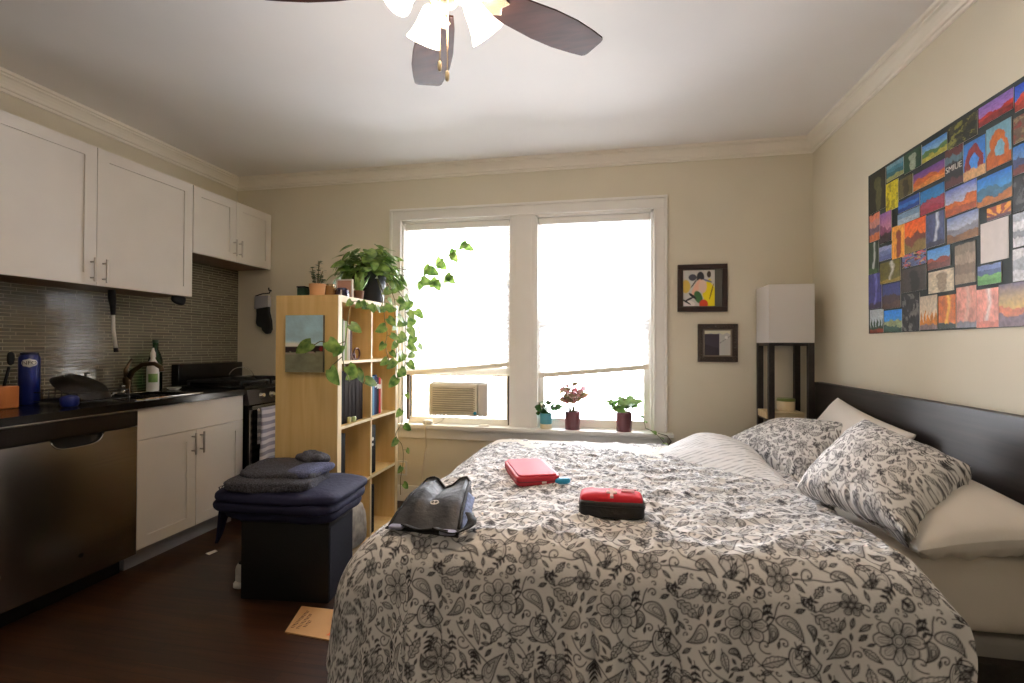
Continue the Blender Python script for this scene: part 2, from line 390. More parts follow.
def drop(n=30): t = np.linspace(0, 2*pi, n); return np.stack([np.cos(t), np.sin(t)*np.sin(t/2)**1.4*.62], 1)
def paisley(cx, cy, s, a, f=.22):
    D = drop(); bend = lambda P: np.stack([P[:, 0], P[:, 1]+.32*P[:, 0]**2], 1)
    Q = tr(bend(D), cx, cy, s, a); fillp(Q, f); stamp(Q, 2.4); stamp(tr(bend(D*.7), cx, cy, s, a), 1.3, .85); stamp(tr(bend(D*.42), cx, cy, s, a), 1.6)
    for k in range(9):
        x = -.75+.17*k; stamp(tr(bend(np.array([(x, -.28), (x+.08, .28)])), cx, cy, s, a), .9, .6)
def leafm(cx, cy, s, a, f=.35):
    t = np.linspace(0, 1, 14); up = np.stack([t*2-1, .36*np.sin(pi*t**.8)*(1+.12*np.sin(9*pi*t))], 1); dn = np.stack([t[::-1]*2-1, -.36*np.sin(pi*t[::-1]**.8)*(1+.12*np.sin(9*pi*t[::-1]))], 1)
    Q = tr(np.concatenate([up, dn]), cx, cy, s, a); fillp(tr(np.concatenate([up, [(1, 0), (-1, 0)]]), cx, cy, s, a), f); stamp(Q, 1.8); stamp(tr([(-1.3, 0), (1, 0)], cx, cy, s, a), 1.6)
    for k in range(5):
        x = -.7+.3*k; stamp(tr([(x, 0), (x+.22, .24)], cx, cy, s, a), .9, .8); stamp(tr([(x, 0), (x+.22, -.24)], cx, cy, s, a), .9, .8)
def maple(cx, cy, s, a):
    t = np.linspace(0, 1, 40); hw = .5*np.sin(pi*t**.75)*(.62+.38*np.abs(np.sin(3.5*pi*t)))
    Q = tr(np.concatenate([np.stack([t*2-1+.12*np.sin(7*pi*t)*0, hw], 1), np.stack([t[::-1]*2-1, -hw[::-1]], 1)]), cx, cy, s*1.15, a); fillp(Q, .4); stamp(Q, 2)
    stamp(tr([(-1.3, 0), (1, 0)], cx, cy, s*1.15, a), 1.5)
    for k in range(4):
        x = -.6+.36*k; stamp(tr([(x-.1, 0), (x+.12, .3)], cx, cy, s*1.15, a), 1.4); stamp(tr([(x-.1, 0), (x+.12, -.3)], cx, cy, s*1.15, a), 1.4)
def pome(cx, cy, s, a):
    t = np.linspace(-.2, pi+.2, 24); A = np.stack([np.cos(t), np.sin(t)], 1); Q = tr(np.concatenate([A, [(-.55, -.35), (0, -.6), (.55, -.35), A[0]]]), cx, cy, s, a); fillp(Q, .2); stamp(Q, 2.6)
    stamp(tr(A*.82, cx, cy, s, a), 1.3, .8)
    for k in range(5):
        q = pi*(.12+.19*k); stamp(tr([(0, -.4), (.35*math.cos(q), .25*math.sin(q)+.1), (.7*math.cos(q), .72*math.sin(q))], cx, cy, s, a), 1.5)
    leafm(cx, cy, s*.5, a+pi/2, .5)
def curl(cx, cy, s, a, turns=1.3, w=2.2):
    t = np.linspace(0, 1, 30); r = (1-t)**1.2*s; q = a+t*turns*2*pi; stamp(np.stack([cx+r*np.cos(q), cy+r*np.sin(q)], 1), w)
def bez(p0, p1, p2, p3, w=2.2):
    t = np.linspace(0, 1, 30)[:, None]; P = (1-t)**3*np.array(p0)+3*(1-t)**2*t*np.array(p1)+3*(1-t)*t*t*np.array(p2)+t**3*np.array(p3); stamp(P, w); return P
def sprig(p0, p1, p2, p3, n=5, s=7):
    P = bez(p0, p1, p2, p3, 1.5)
    for k in range(n):
        i = int((k+1)*29/(n+.3)); d = P[min(i+1, 29)]-P[i-1]; a = math.atan2(d[1], d[0])
        for sg in (1, -1): leafm(P[i][0]+s*1.1*math.cos(a+sg*.9), P[i][1]+s*1.1*math.sin(a+sg*.9), s, a+sg*.9, .2)
pome(190, 135, 34, .5); pome(50, 330, 34, -2.6);
flower(70, 78, 48, 8); flower(222, 250, 46, 9, .2); flower(150, 340, 30, 7, .1)
paisley(170, 70, 34, .7); paisley(262, 118, 30, 2.3); paisley(60, 235, 36, -1.0, .3); paisley(290, 330, 26, .4)
leafm(128, 150, 30, -.5, .45); leafm(205, 160, 26, .9, .35); leafm(20, 165, 24, 1.3, .4); leafm(120, 255, 22, .3); leafm(250, 22, 26, -.4, .5); leafm(90, 300, 20, 2.4)
maple(240, 60, 26, .6); maple(155, 215, 24, -1.1); maple(30, 300, 24, .4)
curl(110, 120, 18, 1); curl(190, 120, 16, 3.6); curl(280, 190, 20, .4); curl(95, 190, 15, 5); curl(215, 330, 18, 2); curl(20, 20, 16, 1.5); curl(150, 290, 14, 0)
bez((70, 120), (80, 170), (140, 180), (150, 210)); bez((222, 205), (230, 170), (180, 150), (170, 100)); bez((60, 270), (90, 320), (140, 300), (150, 320)); bez((180, 340), (230, 330), (250, 350), (290, 335))
bez((262, 145), (280, 190), (330, 200), (360, 235)); bez((114, 78), (140, 60), (130, 40), (145, 20)); bez((222, 292), (230, 330), (280, 300), (300, 370))
sprig((110, 20), (120, 30), (115, 50), (122, 58), 3, 6); sprig((200, 185), (190, 195), (185, 210), (188, 228), 4, 6); sprig((15, 200), (10, 215), (20, 230), (14, 262), 5, 6); sprig((270, 280), (285, 275), (295, 262), (300, 250), 3, 6)
sprig((180, 20), (195, 15), (205, 20), (215, 8), 3, 6); sprig((85, 340), (80, 350), (70, 355), (62, 366), 3, 6); sprig((250, 170), (255, 180), (250, 200), (256, 210), 3, 6)
for (cx, cy, s0, a0) in ((20, 115, 20, .6), (118, 40, 16, -1), (176, 118, 15, 2), (236, 205, 17, .4), (30, 262, 16, -.4), (110, 215, 18, 1.2), (200, 205, 15, -.7), (268, 60, 14, 1.9), (180, 305, 20, -.3), (120, 320, 15, 1), (255, 305, 16, 2.3), (40, 340, 18, 2.9), (290, 150, 15, -1.2), (285, 230, 17, .9), (10, 60, 14, 2.5), (110, 180, 13, 2.6), (165, 165, 12, .2)):
    leafm(cx, cy, s0, a0, .3)
paisley(128, 95, 22, 1.8, .3); paisley(180, 255, 24, -2.2, .25); paisley(20, 215, 20, .5, .3); maple(205, 20, 18, .9); maple(280, 265, 18, -.5); maple(70, 165, 20, 2.2); flower(290, 15, 24, 6); flower(140, 270, 20, 6, .4)
rq = random.Random(4); yy_, xx_ = np.mgrid[-30:31, -30:31]
for s0 in [24]*200+[17]*350+[11]*500+[7]*500:
    cx, cy = rq.randrange(TW), rq.randrange(TH); dd = np.hypot(xx_, yy_) < s0*.98
    if ink[(cy+yy_[dd]) % TH, (cx+xx_[dd]) % TW].max() > .05: continue
    a0 = rq.random()*6.28; kd = rq.random()
    if s0 > 15: (paisley(cx, cy, s0, a0, .3) if kd < .35 else pome(cx, cy, s0*.85, a0) if kd < .55 else maple(cx, cy, s0*.85, a0) if kd < .8 else flower(cx, cy, s0, 7, a0))
    elif s0 > 9: (leafm(cx, cy, s0, a0, .5) if kd < .5 else curl(cx, cy, s0, a0) if kd < .75 else maple(cx, cy, s0*.8, a0))
    else: (leafm(cx, cy, s0, a0, .6) if kd < .6 else curl(cx, cy, s0, a0, 1.0, 1.8))
for _ in range(2): ink = np.clip((ink*4+np.roll(ink, 1, 0)+np.roll(ink, -1, 0)+np.roll(ink, 1, 1)+np.roll(ink, -1, 1))/8*1.0, 0, 1)
CLOTH, INK = np.array([.82, .8, .785]), np.array([.026, .023, .03])
def floral(s, t):
    """s,t in metres -> linear colours"""
    x = (s*860) % TW; y = (t*860) % TH; xi = x.astype(int); yi = y.astype(int); fx = x-xi; fy = y-yi
    g = lambda a, b: ink[b % TH, a % TW]
    k = ((g(xi, yi)*(1-fx)+g(xi+1, yi)*fx)*(1-fy)+(g(xi, yi+1)*(1-fx)+g(xi+1, yi+1)*fx)*fy)[..., None]
    return CLOTH*(1-k)+INK*k

# ================================================================== ROOM
T = .15
struct(MB().bb(XL-T, XR+T, YF-T, YB+T, -.1, 0).build('floor', 'floor'))
struct(MB().bb(XL-T, XR+T, YF-T, YB+T, ZC, ZC+.1).build('ceiling', 'ceil'))
struct(MB().bb(XL-T, XL, YF, YB+T, 0, ZC).build('wall_left', 'wall'))
struct(MB().bb(XR, XR+T, YF, YB+T, 0, ZC).build('wall_right', 'wall'))
struct(MB().bb(XL-T, XR+T, YF-T, YF, 0, ZC).build('wall_front', 'wall'))
WX0, WX1, WZ0, WZ1 = -1.58, .335, .585, 2.2       # window opening
w = MB(); w.bb(XL, WX0, YB, YB+T, 0, ZC); w.bb(WX1, XR, YB, YB+T, 0, ZC); w.bb(WX0, WX1, YB, YB+T, 0, WZ0); w.bb(WX0, WX1, YB, YB+T, WZ1, ZC)
struct(w.build('wall_back', 'wall'))
# crown moulding, one run per wall
CP = [(0, .1), (.010, .1), (.012, .092), (.007, .089), (.007, .083), (.016, .08), (.018, .072), (.013, .069), (.014, .062), (.022, .046), (.034, .032), (.045, .026), (.045, .018), (.058, .015), (.06, 0), (0, 0)]
def crown(nm, f):
    mb = MB(); n = len(CP); vs = [f(p, d, 0) for p, d in CP]+[f(p, d, 1) for p, d in CP]
    mb.add(vs, [(i, (i+1) % n, n+(i+1) % n, n+i) for i in range(n)]); struct(mb.build(nm, 'crown'))
crown('trim_1', lambda p, d, e: ((XL+p) if e == 0 else (XR-p), YB-p, ZC-d))
crown('trim_2', lambda p, d, e: (XL+p, (YF+p) if e == 0 else (YB-p), ZC-d))
crown('trim_3', lambda p, d, e: (XR-p, (YF+p) if e == 0 else (YB-p), ZC-d))
# baseboards
def bboard(nm, x0, x1, y0, y1): struct(MB().bb(x0, x1, y0, y1, 0, .125).build(nm, 'trim', bevel=.006))
bboard('baseboard_back', -2.4, XR-.016, YB-.016, YB); bboard('baseboard_right', XR-.016, XR, YF, YB)
# backsplash tile on the left wall
struct(MB().bb(XL, XL+.01, .7, YB, .914, 1.9).build('trim_4', 'tile'), 'thin grey green glass mosaic backsplash between counter and cabinets', 'backsplash')

# ------------------------------------------------------------------ window
ca = MB(); cw = .092
for x0, x1, z0, z1 in ((WX0-cw, WX0, .612, 2.2), (WX1, WX1+cw, .612, 2.2), (WX0-cw, WX1+cw, 2.2, 2.29)):
    ca.bb(x0, x1, YB-.02, YB, z0, z1)
for x0, x1, z0, z1 in ((WX0-cw, WX0-cw+.02, .612, 2.27), (WX1+cw-.02, WX1+cw, .612, 2.27), (WX0-cw, WX1+cw, 2.27, 2.29)):
    ca.bb(x0, x1, YB-.034, YB-.02, z0, z1)
for x0, x1, z0, z1 in ((WX0-.016, WX0, .612, 2.2), (WX1, WX1+.016, .612, 2.2), (WX0-.016, WX1+.016, 2.2, 2.216)):
    ca.bb(x0, x1, YB-.028, YB-.02, z0, z1)
struct(ca.build('trim_5', 'trim', bevel=.004))
struct(MB().bb(WX0-cw-.02, WX1+cw+.04, YB-.075, YB+T, .585, .612).build('trim_6', 'trim', bevel=.006))           # stool
struct(MB().bb(WX0-cw, WX1+cw, YB-.02, YB, .5, .585).bb(WX0-cw, WX1+cw, YB-.03, YB-.02, .565, .585).build('trim_7', 'trim', bevel=.004))  # apron
MX0, MX1 = -.695, -.515
struct(MB().bb(MX0, MX1, YB-.006, YB+T, .612, 2.2).bb(MX0+.03, MX1-.03, YB-.014, YB-.006, .612, 2.2).build('trim_8', 'trim', bevel=.003))
struct(MB().bb(WX0, WX0+.018, YB, YB+T, .612, 2.2).bb(MX0-.001, MX0-.016, YB, YB+T, .612, 2.2).bb(MX1, MX1+.016, YB, YB+T, .612, 2.2).bb(WX1-.018, WX1, YB, YB+T, .612, 2.2)
       .bb(WX0, WX1, YB, YB+T, 2.182, 2.2).build('trim_9', 'trim'))
def sash(par, nm, x0, x1, z0, z1, y, rail=.045):
    s = MB(); st = .042
    s.bb(x0, x0+st, y, y+.03, z0, z1); s.bb(x1-st, x1, y, y+.03, z0, z1); s.bb(x0+st, x1-st, y, y+.03, z0, z0+rail); s.bb(x0+st, x1-st, y, y+.03, z1-rail*.8, z1)
    o = s.build(nm, 'trim', par, bevel=.003)
    MB().bb(x0+st-.004, x1-st+.004, y+.012, y+.016, z0+rail-.004, z1-rail*.8+.004).build('pane', 'pane', o)
def window(nm, x0, x1, low0, low1, up0):
    e = bpy.data.objects.new(nm, None); C.objects.link(e); e.location = ((x0+x1)/2, YB+.1, .612); struct(e)
    sash(e, 'lower_sash', x0, x1, low0, low1, YB+.075, .06); sash(e, 'upper_sash', x0, x1, up0, 2.18, YB+.108); return e
window('window_1', WX0+.019, MX0-.017, .99, 1.73, 1.38)
window('window_2', MX1+.017, WX1-.019, .613, 1.4, 1.37)
def cell_shade(x0, x1, zl, zr, label):
    e = thing('cellular_shade', label, 'blind', ((x0+x1)/2, YB+.04, zl), group='cellular shades in the window')
    MB().bb(x0, x1, YB+.012, YB+.058, 2.128, 2.176).build('headrail', 'trim', e, bevel=.004)
    n = 61; rows = []
    for i in range(n):
        t = i/(n-1); yy = YB+.035+(.008 if i % 2 else -.008)
        rows.append([(x0+.006, yy, 2.128+(zl+.024-2.128)*t), (x1-.006, yy, 2.128+(zr+.024-2.128)*t)])
    MB().grid(np.array(rows)).build('fabric', 'cell', e)
    a = math.atan2(zr-zl, x1-x0)
    MB().box(((x0+x1)/2, YB+.035, (zl+zr)/2+.012), ((x1-x0-.004)/math.cos(a), .036, .036), rotm('Y', -a)).build('bottom_rail', 'acbeige', e, bevel=.004)
cell_shade(WX0+.024, MX0-.02, .985, 1.066, 'white cellular shade with tilted bottom rail lowered to the air conditioner')
cell_shade(MX1+.02, WX1-.024, .985, 1.06, 'white cellular shade with tilted bottom rail above the three sill plants')

# window air conditioner
ac = thing('window_air_conditioner', 'beige window air conditioner with louvred front between accordion panels on sill', 'air conditioner', (-1.09, YB-.02, .613))
x0, x1, z0, z1, yf = -1.30, -.855, .70, .945, YB-.13
MB().bb(x0, x1, yf+.03, YB+.3, z0, z1).build('body', 'white', ac, bevel=.012)
MB().bb(x0-.004, x1-.07, yf, yf+.035, z0-.004, z1-.01).build('front_frame', 'acbeige', ac, bevel=.01)
MB().bb(x1-.068, x1+.004, yf+.004, yf+.035, z0-.004, z1-.01).build('control_strip', 'white', ac, bevel=.008)
lv = MB()
for k in range(12): lv.box(((x0+x1-.07)/2, yf-.002, z0+.03+k*.0165), (x1-x0-.11, .012, .006), rotm('X', .5))
lv.build('louver_grille', mat('louvre_plastic', (222, 214, 196), .5), ac)
MB().bb(x0+.03, x1-.1, yf-.0005, yf+.001, z0+.02, z1-.03).build('grille_backing', mat('grille_dark_mesh', (168, 160, 142), .8), ac)
MB().lathe([(.012, 0), (.012, .006), (.008, .008)], (x1-.085, yf-.004, z0+.022), 12, rotm('X', pi/2)).build('blue_sticker', 'cyan', ac)
def accordion(xa, xb):
    n = max(5, int((xb-xa)/.012)); P = [[(xa+(xb-xa)*i/n, YB+.05+(.006 if i % 2 else -.006), zz) for zz in (.66, .985)] for i in range(n+1)]
    MB().grid(np.array(P)).build('accordion_panel', 'accord', ac)
accordion(-1.50, x0-.002); accordion(x1+.002, -.735)
fr = MB(); fr.bb(-1.53, -.72, YB+.035, YB+.07, .985, .995).bb(-1.53, -.72, YB+.02, YB+.07, .613, .66).bb(-1.51, -1.498, YB+.03, YB+.07, .66, .985).bb(-.74, -.728, YB+.03, YB+.07, .66, .985)
fr.build('mounting_frame', 'acbeige', ac, bevel=.002)
foam = mat('dark_brown_foam', (70, 58, 46), .9)
MB().bb(-1.536, -1.515, YB+.002, YB+.07, .64, .99).build('side_seal', foam, ac)
MB().bb(-.722, -.699, YB+.002, YB+.03, .62, .99).build('side_seal', foam, ac)
MB().super((-1.34, YB-.045, .63), (.07, .04, .036), .4, .4, 20, 12).build('plug_adapter', 'white', ac, smooth=True)
MB().tube([(-1.35, YB-.06, .63), (-1.345, YB-.085, .6), (-1.35, YB-.05, .45), (-1.385, YB-.03, .28), (-1.40, YB-.025, .12), (-1.39, YB-.03, .02)], .005, 6).build('power_cord', 'cord', ac, smooth=True)
MB().tube([(-1.31, YB-.05, .628), (-1.28, YB-.03, .62), (-1.22, YB-.06, .645), (-1.2, YB-.04, .695)], .005, 6).build('upper_cord', 'cord', ac, smooth=True)
tag(MB().box((-.9, YB-.03, .617), (.075, .035, .01), rotm('Z', .3)).build('remote_control', 'acbeige', bevel=.003), 'small flat beige remote lying on the sill below the air conditioner', 'remote')
ol = thing('wall_outlet', 'white wall outlet low on back wall beside the bookshelf vine', 'outlet', (-1.56, YB-.004, .2))
MB().bb(-1.6, -1.525, YB-.007, YB-.0005, .2, .315).build('cover_plate', 'white', ol, bevel=.002)
MB().bb(-1.585, -1.54, YB-.012, YB-.006, .215, .25).bb(-1.585, -1.54, YB-.012, YB-.006, .265, .3).build('socket', 'cream', ol, bevel=.002)

# ------------------------------------------------------------------ potted plants helpers
def heart(L, W=.8, fold=.25, droop=.5, n=7):
    P = []
    for i in range(n):
        t = i/(n-1); hw = W*L*.5*(math.sin(pi*min(1, t*.86+.14)**.75)**.8 if t < 1 else 0)
        x = L*(t-.05); z = -droop*L*t*t*.5
        back = -L*.12*(1-t)**3
        P.append([(x+back*1.0, -hw, z-fold*hw*-.5), (x, 0, z), (x+back*1.0, hw, z+fold*hw*.5)])
    return np.array(P)
def put_leaf(mb, p, d, up, L, **k):
    d = np.array(d, float); d /= np.linalg.norm(d)+1e-9; s = np.cross(up, d); s /= np.linalg.norm(s)+1e-9; u = np.cross(d, s)
    mb.grid(heart(L, **k) @ np.array([d, s, u])+np.array(p))
def rdir(a, el): return np.array([math.cos(a)*math.cos(el), math.sin(a)*math.cos(el), math.sin(el)])
def pot(par, c, r0, r1, h, mt, name='pot', rim=.006):
    prof = [(r0*.96, 0), (r0, .004)]+[(r0+(r1-r0)*t, h*t) for t in (.25, .5, .75, .97)]+[(r1, h), (r1-rim, h), (r1-rim*1.3, h*.86), (0.001, h*.86)]
    o = MB().lathe(prof, c, 30, cap=False).build(name, mt, par, smooth='auto')
    MB().lathe([(r1-rim*1.5, 0), (.001, .004)], (c[0], c[1], c[2]+h*.87), 20, cap=False).build('soil', 'soil', par); return o

# sill plants
def sill_plant(px, top, lab, build_pot, leafmt, stems, L, seed, trail=None):
    r = random.Random(seed); b = ay(px, 428, YB-.015); c = (b[0], YB-.015, .6125)
    e = thing('potted_plant', lab, 'potted plant', c, group='potted plants on the window sill'); build_pot(e, c)
    st = MB(); lf = MB()
    for (dx, dy, hz, nl) in stems:
        p0 = np.array([c[0]+dx*.15, c[1]+dy*.15, .612+top*.85]); p2 = np.array([c[0]+dx, c[1]+dy, .612+hz]); pm = (p0+p2)/2+np.array([0, 0, .02])
        path = [p0*(1-t)**2+2*pm*t*(1-t)+p2*t*t for t in np.linspace(0, 1, 7)]; st.tube(path, .0042, 5)
        for k in range(nl):
            q = path[min(6, 3+int(r.random()*4))]; a = r.random()*2*pi
            put_leaf(lf, q+np.array([r.uniform(-.012, .012), r.uniform(-.01, .01), r.uniform(-.01, .01)]), rdir(a, r.uniform(-.3, .7)), (0, -.8, .8), L*r.uniform(.7, 1.2), W=.95)
    if trail: 
        st.tube(trail, .002, 5)
        for q in trail[1:]: put_leaf(lf, q, rdir(r.random()*6, -.2), (0, 0, 1), L*.8)
    st.build('stems', 'stem', e, smooth=True); lf.build('foliage', leafmt, e, smooth=True)
def p_teal(e, c):
    MB().lathe([(.042, 0), (.044, .004), (.044, .034)], c, 28).build('cream_base', 'cream', e, smooth='auto')
    pot(e, (c[0], c[1], c[2]+.0335), .044, .045, .078, 'teal')
sill_plant(546, .11, 'teal and cream pot with small trailing plant on sill beside window post', p_teal, 'leafdark',
           [(-.07, 0, .15, 4), (-.05, -.02, .19, 4), (.02, 0, .2, 3), (.08, 0, .17, 4), (.12, -.02, .15, 3), (-.08, .02, .11, 3), (0, .02, .16, 3)], .05, 1)
def p_m(h): return lambda e, c: pot(e, c, .054, .057, h, 'maroon')
sill_plant(572.5, .13, 'maroon pot with tall pink leafed plant, middle of the window sill plants', p_m(.132), 'leafred',
           [(-.08, 0, .27, 7), (-.04, .02, .3, 7), (0, 0, .33, 7), (.05, 0, .32, 7), (.09, -.01, .3, 7), (.02, .02, .26, 6), (-.06, .02, .24, 5)], .055, 2)
sill_plant(624, .135, 'maroon pot with low bushy plant at the far right end of the sill', p_m(.136), 'leaflight',
           [(-.1, 0, .2, 6), (-.05, 0, .22, 7), (0, -.02, .23, 7), (.05, 0, .22, 7), (.09, .01, .2, 6), (.02, .02, .19, 6), (-.07, -.02, .17, 5)], .058, 3,
           trail=[np.array(p) for p in ((.17, YB-.02, .74), (.24, YB-.03, .73), (.27, YB-.035, .69), (.28, YB-.04, .64), (.33, YB-.06, .625), (.37, YB-.088, .59), (.4, YB-.09, .55))])
tag(MB().tube([(.36, YB-.07, .614), (.42, YB-.078, .6), (.45, YB-.06, .56), (.43, YB-.03, .52), (.39, YB-.032, .50)], .003, 6).build('thin_cable', 'darkcord', smooth=True), 'thin dark cable looping off the right end of the window sill', 'cable')

# ================================================================== KITCHEN
XU, XB_, CF = -2.745, -2.46, -2.435          # upper door face, base door face, counter front
def shaker(par, y0, y1, z0, z1, xf, name='door', th=.02, rail=.062, mt='cab'):
    """door whose face looks along +x"""
    d = MB(); g = .0018; y0 += g; y1 -= g; z0 += g; z1 -= g
    d.bb(xf-th, xf, y0, y0+rail, z0, z1).bb(xf-th, xf, y1-rail, y1, z0, z1).bb(xf-th, xf, y0+rail, y1-rail, z0, z0+rail).bb(xf-th, xf, y0+rail, y1-rail, z1-rail, z1)
    d.bb(xf-th, xf-.008, y0+rail-.001, y1-rail+.001, z0+rail-.001, z1-rail+.001)
    return d.build(name, mt, par)
def bar(par, x, y, z0, z1):
    MB().tube([(x+.03, y, z0), (x+.03, y, z1)], .006, 10).tube([(x, y, z0+.022), (x+.03, y, z0+.022)], .0045, 8).tube([(x, y, z1-.022), (x+.03, y, z1-.022)], .0045, 8).build('bar_handle', 'nickel', par, smooth='auto')
u1 = thing('wall_cabinet', 'tall white two door wall cabinet above the dishwasher and sink', 'cabinet', (XU-.16, 2.148, 1.542), group='white wall cabinets')
MB().bb(XL+.001, XU-.021, 1.526, 2.7705, 1.55, 2.305).build('body', 'cab', u1)
MB().bb(XL+.012, XU-.022, 1.53, 2.766, 1.542, 1.5505).build('underside', 'cabwood', u1)
d = shaker(u1, 1.526, 2.148, 1.542, 2.305, XU); bar(d, XU, 2.118, 1.56, 1.69)
d = shaker(u1, 2.148, 2.7705, 1.542, 2.305, XU); bar(d, XU, 2.182, 1.56, 1.69)
u2 = thing('wall_cabinet', 'short white two door wall cabinet in the corner above the stove', 'cabinet', (XU-.16, 3.16, 1.846), group='white wall cabinets')
MB().bb(XL+.001, XU-.021, 2.775, YB-.002, 1.856, 2.305).build('body', 'cab', u2)
MB().bb(XL+.012, XU-.022, 2.78, YB-.006, 1.846, 1.857).build('underside', 'cabwood', u2)
d = shaker(u2, 2.775, 3.162, 1.846, 2.305, XU); bar(d, XU, 3.135, 1.885, 2.01)
d = shaker(u2, 3.162, YB-.003, 1.846, 2.305, XU); bar(d, XU, 3.19, 1.885, 2.01)
# countertop with sink hole
SY0, SY1, SX0, SX1 = 2.2, 2.62, -2.9, -2.53
ct = MB(); z0, z1 = .877, .914
ct.bb(XL+.011, SX0, .9, 2.91, z0, z1).bb(SX1, CF, .9, 2.91, z0, z1).bb(SX0, SX1, .9, SY0, z0, z1).bb(SX0, SX1, SY1, 2.91, z0, z1)
tag(ct.build('countertop', 'granite'), 'black granite countertop over the dishwasher and sink cabinet', 'countertop')
sk = thing('kitchen_sink', 'stainless undermount sink in the black counter', 'sink', ((SX0+SX1)/2, (SY0+SY1)/2, .72))
s = MB(); s.bb(SX0, SX1, SY0, SY1, .72, .73).bb(SX0, SX0+.008, SY0, SY1, .73, .9).bb(SX1-.008, SX1, SY0, SY1, .73, .9).bb(SX0, SX1, SY0, SY0+.008, .73, .9).bb(SX0, SX1, SY1-.008, SY1, .73, .9)
s.build('basin', 'chrome', sk)
rim = MB(); rim.bb(SX0-.012, SX0+.004, SY0-.012, SY1+.012, .912, .918).bb(SX1-.004, SX1+.012, SY0-.012, SY1+.012, .912, .918).bb(SX0, SX1, SY0-.012, SY0+.004, .912, .918).bb(SX0, SX1, SY1-.004, SY1+.012, .912, .918)
rim.build('rim', 'chrome', sk, bevel=.002)
# base cabinet
bc = thing('sink_base_cabinet', 'white two door sink base cabinet between dishwasher and stove', 'cabinet', (XB_-.25, 2.53, 0))
MB().bb(XL+.02, XB_-.021, 2.145, 2.185, .115, .876).bb(XL+.02, XB_-.021, 2.87, 2.908, .115, .876).bb(XL+.02, XB_-.021, 2.185, 2.87, .115, .14).bb(XL+.02, XL+.04, 2.185, 2.87, .14, .876).build('body', 'cab', bc)
MB().bb(XB_-.02, XB_, 2.146, 2.908, .703, .872).build('drawer_front', 'cab', bc, bevel=.002)
d = shaker(bc, 2.145, 2.522, .115, .702, XB_); bar(d, XB_, 2.492, .555, .685)
d = shaker(bc, 2.522, 2.909, .115, .702, XB_); bar(d, XB_, 2.552, .555, .685)
MB().bb(XL+.02, XB_-.085, 2.15, 2.905, 0, .115).build('toe_kick', 'toe', bc)
# dishwasher
dw = thing('dishwasher', 'stainless steel dishwasher with pocket handle under the counter', 'dishwasher', (XB_-.25, 1.84, 0))
MB().bb(XL+.05, XB_-.04, 1.54, 2.138, .1, .868).build('body', 'black', dw)
# door panel with a scooped pocket
XD = XB_+.012
yc, hw = 1.842, .115
dp = MB(); nY = 60; Y = np.linspace(1.543, 2.136, nY)
rows = []
bot = np.linspace(.105, .77, 10)
def pocket(y): 
    t = (y-yc)/hw
    return .783 if abs(t) >= 1 else .783-.05*math.sqrt(max(0, 1-t**4))
P = np.array([[(XD-.004*abs((y-1.84)/.3)**6, y, .105+(pocket(y)-.105)*k/14) for y in Y] for k in range(15)]); dp.grid(P)
P2 = P.copy(); P2[..., 0] = XD-.035; dp.grid(P2[::-1])
dp.add([tuple(p) for p in P[-1]]+[tuple(p) for p in P2[-1]], [(i, i+1, nY+i+1, nY+i) for i in range(nY-1)])
dp.add([tuple(p) for p in P[0]]+[tuple(p) for p in P2[0]], [(i, i+1, nY+i+1, nY+i) for i in range(nY-1)])
for j in (0, -1): dp.add([tuple(P[k, j]) for k in range(15)]+[tuple(P2[k, j]) for k in range(15)], [(k, k+1, 16+k, 15+k) for k in range(14)])
dpo = dp.build('door_panel', 'steel', dw, smooth='auto')
MB().bb(XD-.03, XD+.001, 1.543, 2.136, .786, .866).build('control_band', 'steelband', dw, bevel=.004)
MB().tube([(XD+.001, y, pocket(y)+.001) for y in np.linspace(yc-hw+.001, yc+hw-.001, 30)], .003, 6).build('pocket_rim', 'chrome', dpo, smooth=True)
MB().bb(XD-.034, XD-.028, yc-hw, yc+hw, .73, .79).build('pocket_back', 'black', dw)
MB().lathe([(.011, 0), (.011, .0015), (.009, .002)], (XD, 1.86, .215), 20, rotm('Y', pi/2)).build('round_badge', 'steelband', dpo)
MB().bb(XL+.05, XB_-.09, 1.55, 2.13, 0, .1).build('toe_kick', 'black', dw)
tag(MB().bb(CF-.05, CF-.025, 1.54, 2.136, .8685, .8765).build('counter_support_strip', 'nickel'), 'thin metal strip between the counter edge and the dishwasher top', 'strip')
# stove
sv = thing('gas_stove', 'black gas stove with stainless control panel beside the sink cabinet', 'stove', (-2.75, 3.22, 0))
MB().bb(XL+.012, -2.47, 2.918, 3.528, .02, .905).build('body', 'blackgloss', sv, bevel=.004)
MB().bb(XL+.012, -2.45, 2.914, 3.532, .905, .93).build('cooktop', 'blackgloss', sv, bevel=.006)
MB().bb(XL+.012, XL+.075, 2.914, 3.532, .93, 1.078).build('backguard', 'blackgloss', sv, bevel=.008)
for yg in (3.07, 3.38):
    g = MB()
    for xx in np.linspace(-2.93, -2.5, 5): g.bb(xx-.006, xx+.006, yg-.14, yg+.14, .95, .965)
    for yy in np.linspace(yg-.14, yg+.14, 4): g.bb(-2.936, -2.494, yy-.006, yy+.006, .95, .965)
    for xx in (-2.93, -2.5):
        for yy in (yg-.134, yg+.134): g.bb(xx-.007, xx+.007, yy-.007, yy+.007, .93, .95)
    g.build('burner_grate', 'iron', sv)
cp = MB(); cp.prism([(0, .80), (.05, .80), (.028, .905), (0, .905)], 2.92, 3.526, lambda a, b, dd: (-2.469+a, dd, b)); cpo = cp.build('control_panel', 'steelband', sv, bevel=.003)
